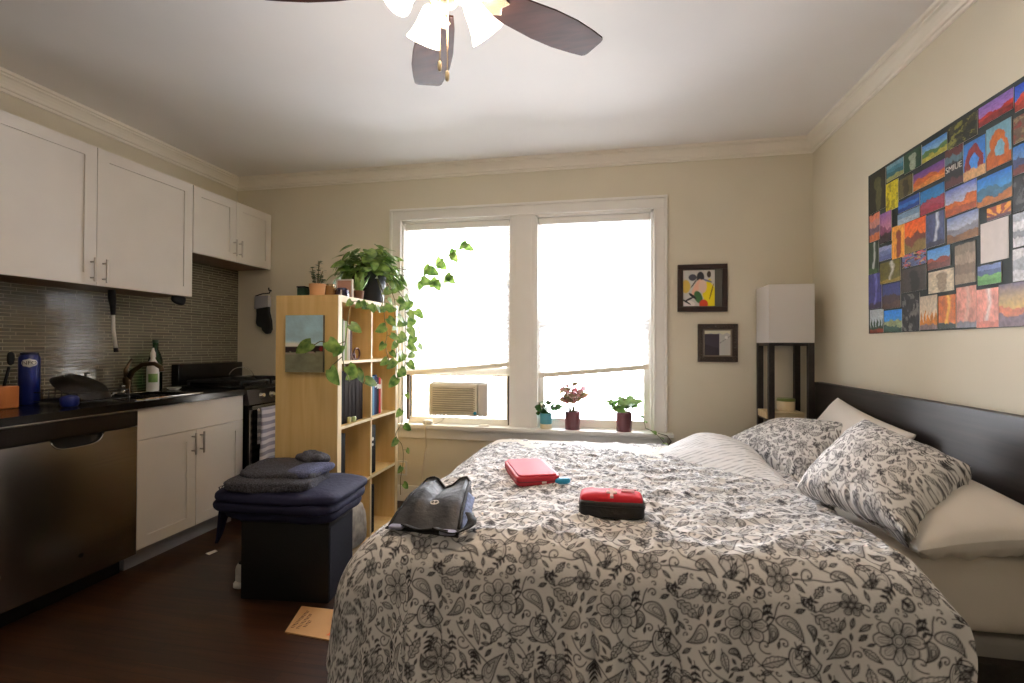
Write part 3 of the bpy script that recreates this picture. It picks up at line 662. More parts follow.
for k, yy in enumerate((3.045, 3.15, 3.25, 3.35, 3.45)):
    R = rotm('Y', pi/2-.2)
    kn = MB().lathe([(.022, 0), (.022, .004), (.018, .008), (.016, .026), (.012, .03)], (-2.43, yy, .855), 20, R)
    kn.build('knob', 'chrome', cpo, smooth='auto')
od = MB().bb(-2.469, -2.425, 2.93, 3.516, .22, .79).build('oven_door', 'blackgloss', sv, bevel=.006)
MB().bb(-2.428, -2.42, 2.93, 2.95, .22, .79).bb(-2.428, -2.42, 2.93, 3.516, .765, .79).bb(-2.428, -2.42, 3.496, 3.516, .22, .79).build('door_trim', 'steel', od)
MB().tube([(-2.375, 2.955, .765), (-2.375, 3.49, .765)], .011, 12).tube([(-2.42, 2.975, .765), (-2.375, 2.975, .765)], .008, 8).tube([(-2.42, 3.47, .765), (-2.375, 3.47, .765)], .008, 8).build('oven_handle', 'chrome', od, smooth='auto')
MB().bb(-2.469, -2.43, 2.93, 3.516, .04, .21).build('storage_drawer', 'blackgloss', sv, bevel=.006)
# towel over the oven handle
tw = MB(); nu, nv = 26, 14; P = np.zeros((nu, nv, 3))
for i in range(nu):
    for j in range(nv):
        u = i/(nu-1); v = j/(nv-1); yy = 2.965+.27*v
        L_ = u*.74-.26       # negative back side, positive front
        if L_ < -.02: x, z = -2.394, .765+.0+(L_+.02)
        elif L_ < .02: a = (L_+.02)/.04*pi; x, z = -2.375-.017*math.cos(a), .765+.017*math.sin(a)
        else: x, z = -2.357+.012*math.sin(v*9+L_*3)*(min(1, L_*4)), .765-(L_-.02)
        spread = (max(0, L_)*.12)*(v-.5)
        P[i, j] = (x+.003*vn(u*9, v*9, 4), yy+spread-.02*max(0, L_), z)
t_ = thing('dish_towel', 'grey and white striped dish towel hanging on the oven handle', 'towel', (-2.37, 3.09, .3))
tw.grid(P).build('cloth', 'towel', t_, smooth=True, thick=.006)
fg = MB()
for j in range(26):
    p = P[-1, int(j*(nv-1)/25)]+np.array([0, .003*(j % 3), 0]); fg.tube([p, p+np.array([.004, rnd.uniform(-.004, .004), -.03])], .0018, 4)
fg.build('fringe', 'paper', t_)
# wire trivet on the cooktop
b = ay(244, 384, 3.3)
tag(MB().tube([(-2.86+.07*math.cos(a), 3.36+.05*math.cos(a), .966+.075*math.sin(a)) for a in np.linspace(0, pi, 16)], .003, 6).tube([(-2.93, 3.31, .968), (-2.79, 3.41, .968)], .003, 6).build('wire_stand', 'chrome', smooth=True), 'arched pale wire stand on the back of the stove grate', 'wire stand')
# oven mitt on the back wall
mt_ = thing('oven_mitt', 'black oven mitt with grey cuff hanging on the wall beside the stove', 'oven mitt', (-2.800, YB-.03, 1.32))
pl = [(-2.865, 1.62), (-2.855, 1.48), (-2.860, 1.40), (-2.845, 1.375), (-2.805, 1.36), (-2.800, 1.34), (-2.765, 1.31), (-2.730, 1.315), (-2.715, 1.35), (-2.720, 1.42), (-2.740, 1.5), (-2.740, 1.62)]
mm = MB(); mm.prism([p for p in pl], YB-.04, YB-.008, lambda a, b_, dd: (a, dd, b_)); mm.build('mitten', 'blackny', mt_, bevel=.012, seg=3, smooth=True)
MB().prism([(-2.870, 1.515), (-2.735, 1.535), (-2.735, 1.63), (-2.868, 1.625)], YB-.046, YB-.004, lambda a, b_, dd: (a, dd, b_)).build('cuff', 'greycuff', mt_, bevel=.01, smooth=True)
MB().tube([(-2.868, YB-.03, 1.627), (-2.800, YB-.032, 1.645), (-2.745, YB-.02, 1.65), (-2.740, YB-.012, 1.68)], .005, 6).build('hanging_loop', 'bagtrim', mt_, smooth=True)
tag(MB().tube([(-2.742, YB, 1.672), (-2.742, YB-.03, 1.675), (-2.742, YB-.032, 1.695)], .006, 8).build('wall_hook', 'black', smooth=True), 'small black wall hook holding the oven mitt', 'hook')

# ---- counter things
def R_z(a): return rotm('Z', a)
ub = thing('utensil_block', 'orange wood block holding black kitchen utensils on the counter end', 'utensil holder', (-2.82, 1.78, .915))
MB().bb(-2.88, -2.76, 1.70, 1.812, .915, 1.02).build('block', 'orangewood', ub, bevel=.005)
for (y, zt, dy, nm) in ((1.725, 1.17, -.02, 'spoon'), (1.75, 1.20, .0, 'ladle'), (1.785, 1.15, .02, 'spatula'), (1.74, 1.14, .0, 'whisk')):
    mb = MB().tube([(-2.82, y, 1.0), (-2.815, y+dy, zt-.04)], .006, 8)
    mb.super((-2.812, y+dy*1.2, zt), (.016, .03, .065), .8, .8, 14, 10); mb.build(nm, 'nickel' if nm == 'whisk' else 'blackrub', ub, smooth=True)
cn = thing('drink_can', 'tall blue can with white oval mark near the backsplash', 'can', (-2.87, 1.925, .915))
MB().lathe([(.036, 0), (.041, .008), (.041, .235), (.034, .25), (.032, .256)], (-2.87, 1.925, .915), 30).build('body', 'canblue', cn, smooth='auto')
MB().lathe([(.035, 0), (.035, .008), (.03, .012)], (-2.87, 1.925, 1.166), 24).build('lid', 'canlid', cn, smooth='auto')
def oval_on_can(R_, zc, hh, wa, mt, nm, eps):
    P = []
    for i in range(7):
        v = -1+2*i/6; half = wa*math.sqrt(max(0, 1-v*v)); P.append([(-2.87+(R_+eps)*math.cos(a0), 1.925+(R_+eps)*math.sin(a0), zc+hh*v) for a0 in [-.6+half*(-1+2*j/10) for j in range(11)]])
    MB().grid(np.array(P)).build(nm, mt, cn, smooth=True)
oval_on_can(.041, 1.125, .022, .75, 'white', 'oval_mark', .0008)
def text(s_, size, mt, par, origin, xdir, ydir, nm='lettering', ext=.0006):
    cu = bpy.data.curves.new(nm, 'FONT'); cu.body = s_; cu.size = size; cu.extrude = ext; cu.align_x = 'CENTER'; cu.align_y = 'CENTER'
    to = bpy.data.objects.new(nm, cu); C.objects.link(to); dg = bpy.context.evaluated_depsgraph_get(); me = bpy.data.meshes.new_from_object(to.evaluated_get(dg)); bpy.data.objects.remove(to)
    X = Vector(xdir).normalized(); Y_ = Vector(ydir).normalized(); Z_ = X.cross(Y_)
    me.transform(Matrix(((X[0], Y_[0], Z_[0], origin[0]), (X[1], Y_[1], Z_[1], origin[1]), (X[2], Y_[2], Z_[2], origin[2]), (0, 0, 0, 1))))
    root = par
    while root.parent: root = root.parent
    me.transform(Matrix.Translation(-root.location)); o = bpy.data.objects.new(nm, me); C.objects.link(o); me.materials.append(M[mt]); o.parent = par; return o
aa = -.6
text('NFO', .026, 'black', cn, (-2.87+.0445*math.cos(aa), 1.925+.0445*math.sin(aa), 1.125), (-math.sin(aa), math.cos(aa), 0), (0, 0, 1))
# dish rack with pan
dr = thing('dish_rack', 'low black wire dish rack under the tilted frying pan', 'dish rack', (-2.72, 2.05, .915))
g = MB()
for yy in np.linspace(1.93, 2.17, 9): g.tube([(-2.9, yy, .93), (-2.56, yy, .93)], .0025, 5); g.tube([(-2.88, yy, .93), (-2.88, yy, .985)], .0025, 5)
for xx in (-2.9, -2.56):
    for zz in (.93, .975): g.tube([(xx, 1.92, zz), (xx, 2.18, zz)], .003, 6)
for yy in (1.92, 2.18):
    for zz in (.93, .975): g.tube([(-2.9, yy, zz), (-2.56, yy, zz)], .003, 6)
for xx in (-2.9, -2.56):
    for yy in (1.92, 2.18): g.tube([(xx, yy, .915), (xx, yy, .975)], .004, 6)
g.build('wire_basket', 'dish', dr)
fp = thing('frying_pan', 'dark frying pan drying tilted on the dish rack', 'pan', (-2.72, 2.09, 1.02))
Rp = rotm('X', -.2) @ rotm('Y', .5)
MB(True).lathe([(.001, .012), (.10, .01), (.135, .045), (.14, .05), (.137, .052), (.10, .018), (.001, .016)][::-1], (0, 0, 0), 40, Rp @ rotm('X', pi), cap=False).build('pan_body', 'pan', fp, smooth=True)
hp = [np.array([.06, .125, -.03]), np.array([.08, .17, -.015]), np.array([.095, .22, -.005]), np.array([.10, .29, -.03])]
MB(True).tube([Rp @ p for p in hp], [.007, .008, .01, .009], 8).build('pan_handle', 'blackrub', fp, smooth=True)
MB(True).super(Rp @ np.array([.055, .125, -.025]), (.02, .03, .012), .6, .6, 12, 8).build('rivet_plate', 'chrome', fp, smooth=True)
tag(MB().lathe([(.03, 0), (.036, .01), (.036, .04), (.03, .05), (.012, .055)], (-2.58, 1.9, .915), 20).build('bottle_cap_cup', 'canblue', smooth='auto'), 'small blue cup on the counter in front of the dish rack', 'cup')
# faucet
fc = thing('kitchen_faucet', 'bronze single lever kitchen faucet behind the sink', 'faucet', (-2.95, 2.50, .915))
MB().lathe([(.03, 0), (.03, .008), (.022, .016), (.02, .06), (.024, .075), (.022, .1)], (-2.95, 2.50, .915), 20).build('base', 'bronze', fc, smooth='auto')
MB().tube([(-2.95, 2.50, .985), (-2.92, 2.51, 1.05), (-2.86, 2.525, 1.095), (-2.79, 2.54, 1.10), (-2.75, 2.55, 1.075), (-2.745, 2.55, 1.05)], [.017, .016, .014, .013, .014, .015], 12).build('spout', 'bronze', fc, smooth=True)
MB().tube([(-2.955, 2.50, 1.01), (-2.965, 2.505, 1.06), (-2.95, 2.53, 1.13)], [.014, .012, .007], 10).build('lever', 'bronze', fc, smooth=True)
MB().lathe([(.022, 0), (.022, .01), (.014, .016), (.012, .045), (.018, .055)], (-2.91, 2.44, .915), 16).build('side_cap', 'chrome', fc, smooth='auto')
ds = thing('soap_dispenser', 'slim glass soap dispenser with metal pump beside the faucet', 'soap dispenser', (-2.97, 2.27, .915))
MB().lathe([(.026, 0), (.028, .01), (.028, .08), (.012, .1)], (-2.97, 2.27, .915), 18).build('bottle', mat('dark_grey_glass', (60, 64, 62), .2), ds, smooth='auto')
MB().tube([(-2.97, 2.27, 1.012), (-2.97, 2.27, 1.05), (-2.94, 2.27, 1.055)], .006, 8).build('pump', 'nickel', ds, smooth=True)
wb = thing('soap_bottle', 'white dish soap bottle with green leaf label by the sink', 'bottle', (-2.9, 2.63, .915))
MB().lathe([(.03, 0), (.034, .006), (.034, .15), (.028, .18), (.013, .21), (.013, .225)], (-2.9, 2.63, .915), 24).build('body', 'white', wb, smooth='auto')
MB().lathe([(.015, 0), (.015, .025), (.008, .045), (.006, .06)], (-2.9, 2.63, 1.138), 16).build('cap', 'white', wb, smooth='auto')
P = [[(-2.9+.0348*math.cos(a), 2.63+.0348*math.sin(a), z) for a in np.linspace(-1.5, .1, 9)] for z in (.975, 1.0, 1.03)]
MB().grid(np.array(P)).build('leaf_label', 'leaflight', wb, smooth=True)
gb = thing('glass_bottle', 'clear green glass bottle behind the white soap bottle', 'bottle', (-2.98, 2.72, .915))
MB().lathe([(.036, 0), (.04, .01), (.04, .2), (.03, .24), (.016, .27), (.016, .31), (.018, .315)], (-2.98, 2.72, .915), 24).build('body', 'greenglass', gb, smooth='auto')
MB().lathe([(.018, 0), (.018, .02)], (-2.98, 2.72, 1.23), 16).build('stopper', 'greentin', gb)
tag(MB().lathe([(.024, 0), (.04, .012), (.042, .016), (.0, .012)], (-2.86, 2.75, .915), 20, cap=False).build('spoon_rest', 'white', smooth='auto'), 'small pale dish on the counter right of the soap bottle', 'dish')
br = thing('hanging_dish_brush', 'black and white handled brush hanging under the wall cabinet', 'brush', (-2.8, 2.285, 1.17))
MB().tube([(-2.8, 2.275, 1.535), (-2.8, 2.28, 1.49), (-2.8, 2.285, 1.44), (-2.8, 2.287, 1.39)], [.017, .02, .014, .011], 10).build('black_grip', 'blackrub', br, smooth=True)
MB().tube([(-2.8, 2.287, 1.39), (-2.8, 2.29, 1.3), (-2.8, 2.305, 1.2)], [.009, .009, .01], 10).build('white_shaft', 'white', br, smooth=True)
MB().tube([(-2.8, 2.305, 1.2), (-2.8, 2.307, 1.175)], [.011, .012], 10).build('black_tip', 'blackrub', br, smooth=True)
tag(MB().super((-2.8, 2.72, 1.523), (.04, .1, .07), .7, .7, 20, 14, rotm('X', -.3)).build('under_cabinet_puck', 'blackrub', smooth=True), 'black oval gadget fixed under the wall cabinet corner', 'gadget')

# ================================================================== BOOKSHELF
BX0, BX1, BY0, BY1, BZ = -1.80, -1.42, 2.37, 3.137, 1.494
bs = thing('bookshelf', 'tall birch cube bookshelf of two columns standing by the window', 'bookshelf', ((BX0+BX1)/2, (BY0+BY1)/2, 0))
t = .038
MB().bb(BX0, BX1-.003, BY0, BY0+t, 0, BZ-t).build('side_panel', 'birch', bs, bevel=.001)
MB().bb(BX0, BX1-.003, BY1-t, BY1, 0, BZ-t).build('side_panel', 'birch', bs, bevel=.001)
MB().bb(BX0, BX1-.003, BY0, BY1, BZ-t, BZ).build('top_board', 'birch', bs, bevel=.001)
MB().bb(BX0, BX1-.003, BY0+t, BY1-t, 0, t).build('bottom_board', 'birch', bs)
YM = (BY0+BY1)/2
zs = [.405, .765, 1.125]
for z in zs: MB().bb(BX0+.002, BX1-.004, BY0+t, BY1-t, z-.008, z+.008).build('shelf', 'birch', bs)
MB().bb(BX0+.002, BX1-.004, YM-.008, YM+.008, t, BZ-t).build('divider', 'birch', bs)
e = MB(); e.bb(BX1-.0035, BX1, BY0, BY0+t, 0, BZ).bb(BX1-.0035, BX1, BY1-t, BY1, 0, BZ).bb(BX1-.0035, BX1, BY0+t, BY1-t, BZ-t, BZ).bb(BX1-.0035, BX1, BY0+t, BY1-t, 0, t)
for z in zs: e.bb(BX1-.0042, BX1-.0008, BY0+t, BY1-t, z-.008, z+.008)
e.bb(BX1-.0042, BX1-.0008, YM-.008, YM+.008, t, BZ-t); e.build('edge_band', 'birchedge', bs)
# canvas painting hung on the side
H, W_ = 60, 42; V, U = np.mgrid[0:1:H*1j, 0:1:W_*1j]
im = np.zeros((H, W_, 3)); sky = LIN((96, 118, 128))*(1-V[..., None])+LIN((120, 140, 148))*V[..., None]
cl = fbm(U*4, V*7, 2)[..., None]; sky = sky*(2.2+1.4*cl)
im[:] = sky; hz = .54+.03*fbm(U*5, V*0, 6)-.02*U
glow = np.clip(1-np.abs(V-.52)/.07, 0, 1)[..., None]*np.clip(1.3-U*1.3, 0, 1)[..., None]; im = im*(1-glow)+LIN((252, 244, 230))*glow
g_ = (V > hz)[..., None]; im = np.where(g_, LIN((140, 140, 116))*(.75+.5*fbm(U*6, V*16, 9)[..., None]), im)
bd = ((V > hz) & (V < hz+.1*(1.0+.6*(fbm(U*8, V*2, 4)-.5))))[..., None]; im = np.where(bd, LIN((48, 36, 38)), im)
st_ = (np.abs(V-hz-.11-.02*np.sin(U*9)) < .012)[..., None]; im = np.where(st_ & (U < .8)[..., None], LIN((170, 150, 140)), im)
rr = (np.hypot((U-.95)*1.0, (V-.59)*1.3) < .05)[..., None]; im = np.where(rr, LIN((150, 40, 44)), im)
pa = ay(285, 372, BY0-.02); pb = ay(323, 315, BY0-.02)
cv = thing('canvas_painting', 'small landscape canvas with grey sky and dark field on bookshelf side', 'painting', ((pa[0]+pb[0])/2, BY0-.01, pa[2]))
MB().bb(pa[0], pb[0], BY0-.018, BY0-.001, pa[2], pb[2]).build('stretched_edge', mat('canvas_edge', (96, 92, 80), .8), cv, bevel=.002)
im = im*1.25
paint_grid(im, lambda u, v: (pa[0]+(pb[0]-pa[0])*u, BY0-.0188, pa[2]+(pb[2]-pa[2])*v), 'painted_face', 'canvas', cv)

# books and boxes inside
def book(y, w, h, z, mt, label, d=.2, tilt=0, name='book', cat='book', grp='books in the bookshelf', band=None):
    e = thing(name, label, cat, (BX1-.03-d/2, y+w/2, z), group=grp)
    R = rotm('X', tilt); c = MB(True)
    c.box((d/2-.0015, 0, h/2), (.003, w, h)).box((0, -w/2+.0012, h/2), (d, .0024, h)).box((0, w/2-.0012, h/2), (d, .0024, h))
    c.build('cover', mt, e, bevel=.0008)
    MB(True).box((-.004, 0, h/2), (d-.01, max(.004, w-.005), h-.008)).build('pages', 'paper', e)
    if band: MB(True).box((d/2+.0003, 0, h*.75), (.0012, w*.9, h*.12)).build('spine_band', band, e)
    e.rotation_euler = (tilt, 0, 0); return e
Bm = {k: mat('book_'+k, c, .7, var=.06, spec=.12) for k, c in dict(charcoal=(54, 56, 58), green=(96, 124, 76), white=(214, 210, 200), lime=(150, 170, 110), cream=(206, 192, 160), brown=(84, 56, 44), darkbrown=(36, 27, 23), black=(18, 18, 20), teal=(40, 120, 122), navy=(34, 44, 84), redbk=(176, 40, 42), sky=(96, 140, 170), blackb=(20, 19, 20)).items()}
y = BY0+t+.03
for w_, h_, k, lab in ((.022, .21, 'charcoal', 'charcoal book, first in the upper left cube from the canvas side'), (.012, .235, 'green', 'thin dark green book beside the charcoal book in the upper cube'), (.014, .225, 'white', 'slim white book between green books in the upper left cube'),
                       (.02, .225, 'lime', 'light green book in the middle of the upper left cube'), (.016, .22, 'cream', 'cream book beside the light green one in the upper cube'), (.018, .205, 'white', 'second white book leaning by the cream book in the upper cube'), (.022, .19, 'brown', 'brown book, last of the upper left row beside the dark ring')):
    book(y, w_, h_, 1.1335, Bm[k], lab); y += w_+.0015
tag(MB().tube([(-1.47, 2.66+.034*math.cos(a), 1.169+.034*math.sin(a)) for a in np.linspace(0, 2*pi, 24)], .0055, 8).tube([(-1.47, 2.622+.018*math.cos(a), 1.152+.018*math.sin(a)) for a in np.linspace(0, 2*pi, 20)], .0055, 8).build('ring_ornament', mat('dark_red_lacquer', (84, 34, 30), .3), smooth=True), 'dark red ring shaped ornament beside the books in the upper cube', 'ornament')
y = BY0+t+.003
book(y, .075, .3, .774, Bm['blackb'], 'wide black binder nearest the canvas side in the second cube', .28, name='binder', cat='binder'); y += .078
for k in range(5):
    book(y, .04, .29-.004*k, .774, Bm['darkbrown'], ('first', 'second', 'third', 'fourth', 'fifth')[k]+' dark brown album counted from the wide black binder', .26, name='album', cat='album', band=None); y += .042
tag(MB().lathe([(.012, 0), (.014, .006), (.014, .03), (.01, .034)], (-1.445, 2.53, .7735), 16).build('glass_vial', mat('pale_yellow_glass', (206, 206, 150), .2), smooth='auto'), 'tiny pale vial standing before the black binder, left of its twin', 'vial')
tag(MB().lathe([(.012, 0), (.014, .006), (.014, .026), (.01, .03)], (-1.445, 2.585, .7735), 16).build('glass_jar', mat('pale_green_glass', (176, 190, 140), .2), smooth='auto'), 'tiny greenish jar standing before the dark albums', 'jar')
y = YM+.012
for w_, h_, k, lab in ((.026, .24, 'lime', 'yellow green book at the divider in the second right cube'), (.026, .255, 'teal', 'teal book behind hanging leaves in the second right cube'), (.028, .25, 'sky', 'pale blue book beside the teal book'), (.03, .255, 'navy', 'navy book in the middle of the second right cube'),
                       (.026, .24, 'black', 'black book between navy and red books'), (.024, .235, 'redbk', 'red book near the window end of the second right cube'), (.02, .22, 'cream', 'cream book, last of the second right cube')):
    book(y, w_, h_, .774, Bm[k], lab, .19, band='paper' if k in ('navy', 'black', 'redbk') else None); y += w_+.002
def mag(y, w_, z, h, lab, badge=True):
    e = thing('magazine_file', lab, 'file box', (BX1-.17, y+w_/2, z), group='black file boxes in the bookshelf')
    MB().bb(BX1-.3, BX1-.02, y, y+w_, z, z+h).build('box', 'blackrub', e, bevel=.004)
    if badge:
        MB().lathe([(.012, 0), (.012, .002)], (BX1-.0195, y+w_/2, z+h*.72), 18, rotm('Y', pi/2)).build('round_label', 'paper', e)
        MB().lathe([(.009, 0), (.009, .002)], (BX1-.0195, y+w_/2, z+h*.6), 18, rotm('Y', pi/2)).build('finger_hole_ring', 'paper', e)
mag(BY0+t+.003, .075, .414, .31, 'black file box in the left cube of the third row', False)
mag(YM+.012, .085, .414, .3, 'black file box with round white label in third row right cube')
mag(YM+.012, .07, .039, .3, 'black file box in the bottom right cube', False)
fb = MB(); fb.super((-1.49, 2.56, .17), (.17, .30, .26), .6, .6, 36, 24, None, .02, 18, 5); fb.super((-1.475, 2.58, .09), (.13, .28, .1), .6, .6, 30, 18, None, .015, 20, 6)
tag(fb.build('cloth_bundle', 'fabricgw', smooth=True), 'grey and white bundled cloth stuffed in the bottom left cube', 'cloth')

# things on top of the bookshelf
ZT = BZ+.0005
tn = thing('tea_tin', 'small dark green tin with black lid at the left end of bookshelf top', 'tin', (-1.70, 2.47, ZT))
MB().bb(-1.725, -1.676, 2.445, 2.495, ZT, ZT+.052).build('body', 'greentin', tn, bevel=.006)
MB().bb(-1.727, -1.674, 2.443, 2.497, ZT+.052, ZT+.06).build('lid', 'blackrub', tn, bevel=.003)
def shelfpot(name, lab, c, r0, r1, h, mt):
    e = thing(name, lab, 'potted plant', c); pot(e, c, r0, r1, h, mt); return e
c = (-1.625, 2.49, ZT); e = shelfpot('potted_succulent', 'pale terracotta pot with upright leafy sprig on bookshelf top', c, .038, .046, .075, 'terra')
stm = MB(); lf = MB(); r = random.Random(5)
for (dx, dy, hz) in ((-.035, 0, .17), (.0, .01, .21), (.02, -.01, .2), (-.02, -.02, .14), (.035, 0, .15), (.045, .0, .1)):
    p0 = np.array(c)+[dx*.2, dy, .06]; p1 = np.array(c)+[dx, dy, hz]; stm.tube([p0, (p0+p1)/2+np.array([0, 0, .01]), p1], .002, 5)
    for k in range(9):
        q = p0+(p1-p0)*(.3+.7*k/8); a = r.random()*6.28; put_leaf(lf, q, rdir(a, .4), (0, 0, 1), .024, W=.9)
stm.build('stems', 'stem', e, smooth=True); lf.build('foliage', 'leafdark', e, smooth=True)
gj = thing('candle_jar', 'small amber glass candle jar behind the terracotta pot', 'candle', (-1.60, 2.575, ZT))
MB().lathe([(.027, 0), (.029, .006), (.029, .07), (.026, .072), (.026, .02), (.001, .02)], (-1.60, 2.575, ZT), 22, cap=False).build('jar', mat('amber_glass', (150, 112, 64), .15, coat=.6), gj, smooth='auto')
MB().lathe([(.03, 0), (.03, .012), (.02, .014)], (-1.60, 2.575, ZT+.072), 20).build('lid', 'brass', gj, smooth='auto')
cf = thing('card_frame', 'small white framed pinkish picture propped behind the cobalt jar', 'picture frame', (-1.56, 2.66, ZT))
X0, X1_ = -1.612, -1.503
k = MB(); k.bb(X0, X1_, 2.66, 2.675, ZT, ZT+.008).bb(X0, X1_, 2.66, 2.675, ZT+.117, ZT+.125).bb(X0, X0+.008, 2.66, 2.675, ZT+.008, ZT+.117).bb(X1_-.008, X1_, 2.66, 2.675, ZT+.008, ZT+.117); k.build('frame', 'cardwhite', cf)
MB().bb(X0+.006, X1_-.006, 2.667, 2.673, ZT+.006, ZT+.119).build('picture', 'pinkcard', cf)
cj = thing('cobalt_jar', 'dark cobalt glass jar with pale stripe before the white framed picture', 'jar', (-1.535, 2.6, ZT))
MB().lathe([(.03, 0), (.04, .008), (.043, .03), (.04, .05), (.028, .06), (.027, .064), (.022, .064)], (-1.535, 2.6, ZT), 28).build('body', 'navyglass', cj, smooth='auto')
P = [[(-1.535+.0437*math.cos(a), 2.6+.0437*math.sin(a), z) for a in np.linspace(-1.25, -1.05, 4)] for z in (ZT+.018, ZT+.034, ZT+.05)]
MB().grid(np.array(P)).build('pale_stripe', 'paper', cj)
c = (-1.50, 2.735, ZT); e = shelfpot('potted_aloe', 'brown clay pot with pale green spiky plant before the pothos', c, .026, .032, .062, 'brownpot')
lf = MB()
for kx in range(12):
    a = kx*2.4; put_leaf(lf, np.array(c)+[.01*math.cos(a), .01*math.sin(a), .055], rdir(a, 1.2-.05*kx/2), (math.cos(a), math.sin(a), .2), .09+.02*(kx % 3), W=.22, droop=.15)
lf.build('foliage', 'leaflight', e, smooth=True)
# small back pot visible as a white tip
wv = tag(MB().lathe([(.02, 0), (.024, .05), (.02, .1), (.008, .15), (.01, .165)], (-1.62, 2.83, ZT), 20).build('white_vase', 'white', smooth='auto'), 'slim white vase rising behind the framed picture', 'vase')

# big pothos
PC = np.array([-1.545, 2.98, ZT])
po = thing('potted_pothos', 'large trailing pothos in a blue black pot on the bookshelf', 'potted plant', PC)
pot(po, PC, .08, .104, .23, 'bigpot')
MB().prism([(-.011, -.008), (.011, -.008), (.004, .012)], .0, .0015, lambda a, b_, dd: tuple(PC+np.array([(.0985+dd)*math.cos(-.75)-a*math.sin(-.75), (.0985+dd)*math.sin(-.75)+a*math.cos(-.75), .17+b_]))).build('white_mark', 'paper', po)
MB().lathe([(.05, 0), (.06, .004), (.06, .1), (.055, .1)], (PC[0]-.03, PC[1]-.12, ZT+.1), 20).build('nested_dark_pot', 'bagtrim', po, smooth='auto')
r = random.Random(11); lf = MB(); sm = MB()
for k in range(150):
    a = r.random()*2*pi; el = r.uniform(-.25, 1.2); R_ = r.uniform(.09, .235)
    d_ = rdir(a, el); p = PC+np.array([.0, -.02, .21])+d_*R_*np.array([.95, 1.1, .85])
    if p[2] < BZ+.03: p[2] = BZ+.05
    put_leaf(lf, p, rdir(a+r.uniform(-.6, .6), el*.3-r.uniform(.1, .9)), d_*1.3+np.array([0, 0, .35]), r.uniform(.065, .1))
    if k % 3 == 0: sm.tube([PC+np.array([0, 0, .2]), PC+np.array([0, 0, .22])+d_*R_*.6, p], .0022, 4)
def vine(pts, every=.06, L=(.05, .085), seed=0, face=(1, -.6, .2), skip=0):
    r = random.Random(seed); P = [np.array(p, float) for p in pts]
    Q = []
    for i in range(len(P)-1):
        p0 = P[max(0, i-1)]; p1 = P[i]; p2 = P[i+1]; p3 = P[min(len(P)-1, i+2)]
        for t_ in np.linspace(0, 1, 10, endpoint=False): Q.append(.5*((2*p1)+(-p0+p2)*t_+(2*p0-5*p1+4*p2-p3)*t_*t_+(-p0+3*p1-3*p2+p3)*t_**3))
    Q.append(P[-1]); sm.tube(Q, .0026, 5); acc = 0; sg = 1
    for i in range(1, len(Q)):
        acc += np.linalg.norm(Q[i]-Q[i-1])
        if acc > every and i/len(Q) >= skip:
            acc = 0; sg = -sg; f = np.array(face)+np.array([r.uniform(-.4, .4), r.uniform(-.4, .4), r.uniform(-.2, .5)])
            side = np.cross(f, [0, 0, 1]); side /= np.linalg.norm(side)+1e-9
            d_ = side*sg*r.uniform(.3, 1)+np.array([0, 0, -r.uniform(.3, 1.)])+np.array(face)*r.uniform(.0, .3); Lf = r.uniform(*L)
            st0 = Q[i]+side*sg*.02+np.array(face)*.012; sm.tube([Q[i], st0], .0015, 4); put_leaf(lf, st0, d_, f, Lf)
xv = BX1+.03
vine([PC+[.06, .06, .2], (xv, 3.13, 1.56), (xv+.02, 3.14, 1.42), (xv+.01, 3.16, 1.25), (xv+.02, 3.14, 1.1), (xv+.01, 3.15, 1.0)], .05, (.06, .09), 1)
vine([PC+[.08, .1, .2], (xv+.02, 3.2, 1.6), (xv+.04, 3.22, 1.45), (xv+.05, 3.25, 1.3), (xv+.05, 3.24, 1.12)], .055, (.06, .09), 2)
vine([PC+[.08, .0, .19], (xv, 3.0, 1.54), (xv, 3.02, 1.4), (xv, 3.05, 1.25), (xv, 3.04, 1.1), (xv, 3.07, .98)], .055, (.055, .085), 3)
vine([PC+[.07, -.06, .17], (xv, 2.83, 1.52), (xv, 2.8, 1.46), (xv, 2.65, 1.455), (xv, 2.5, 1.47), (xv, 2.44, 1.44)], .045, (.045, .065), 4, skip=.35)
vine([PC+[.07, -.05, .17], (xv, 2.86, 1.53), (xv, 2.86, 1.4), (xv, 2.9, 1.3), (xv, 2.88, 1.22), (xv, 2.93, 1.12)], .055, (.05, .08), 5, skip=.2)
vine([(xv, 2.44, 1.44), (xv+.01, 2.40, 1.36), (xv+.02, 2.36, 1.24), (xv+.02, 2.33, 1.16), (xv+.015, 2.375, 1.08), (xv+.01, 2.42, 1.02)], .115, (.06, .085), 6, face=(.5, -1, .2))
vine([(xv+.02, 2.36, 1.24), (xv-.03, 2.32, 1.22), (-1.48, 2.31, 1.24), (-1.53, 2.32, 1.22)], .07, (.09, .1), 16, face=(.2, -1, .3), skip=.5)
vine([(xv+.02, 2.33, 1.16), (-1.43, 2.315, 1.1), (-1.455, 2.32, 1.05)], .06, (.1, .105), 18, face=(0, -1, .1), skip=.55)
vine([(xv+.01, 2.42, 1.02), (xv+.01, 2.47, 1.08), (xv+.02, 2.52, 1.05), (xv+.02, 2.56, 1.0)], .06, (.07, .085), 17, face=(.6, -.8, .4))
vine([(xv+.02, 3.1, 1.0), (xv+.01, 3.12, .85), (xv+.02, 3.1, .7), (xv+.01, 3.02, .62), (xv+.02, 3.1, .53), (xv+.02, 3.12, .42), (xv+.01, 3.1, .3), (xv+.02, 3.08, .2)], .11, (.045, .065), 7)
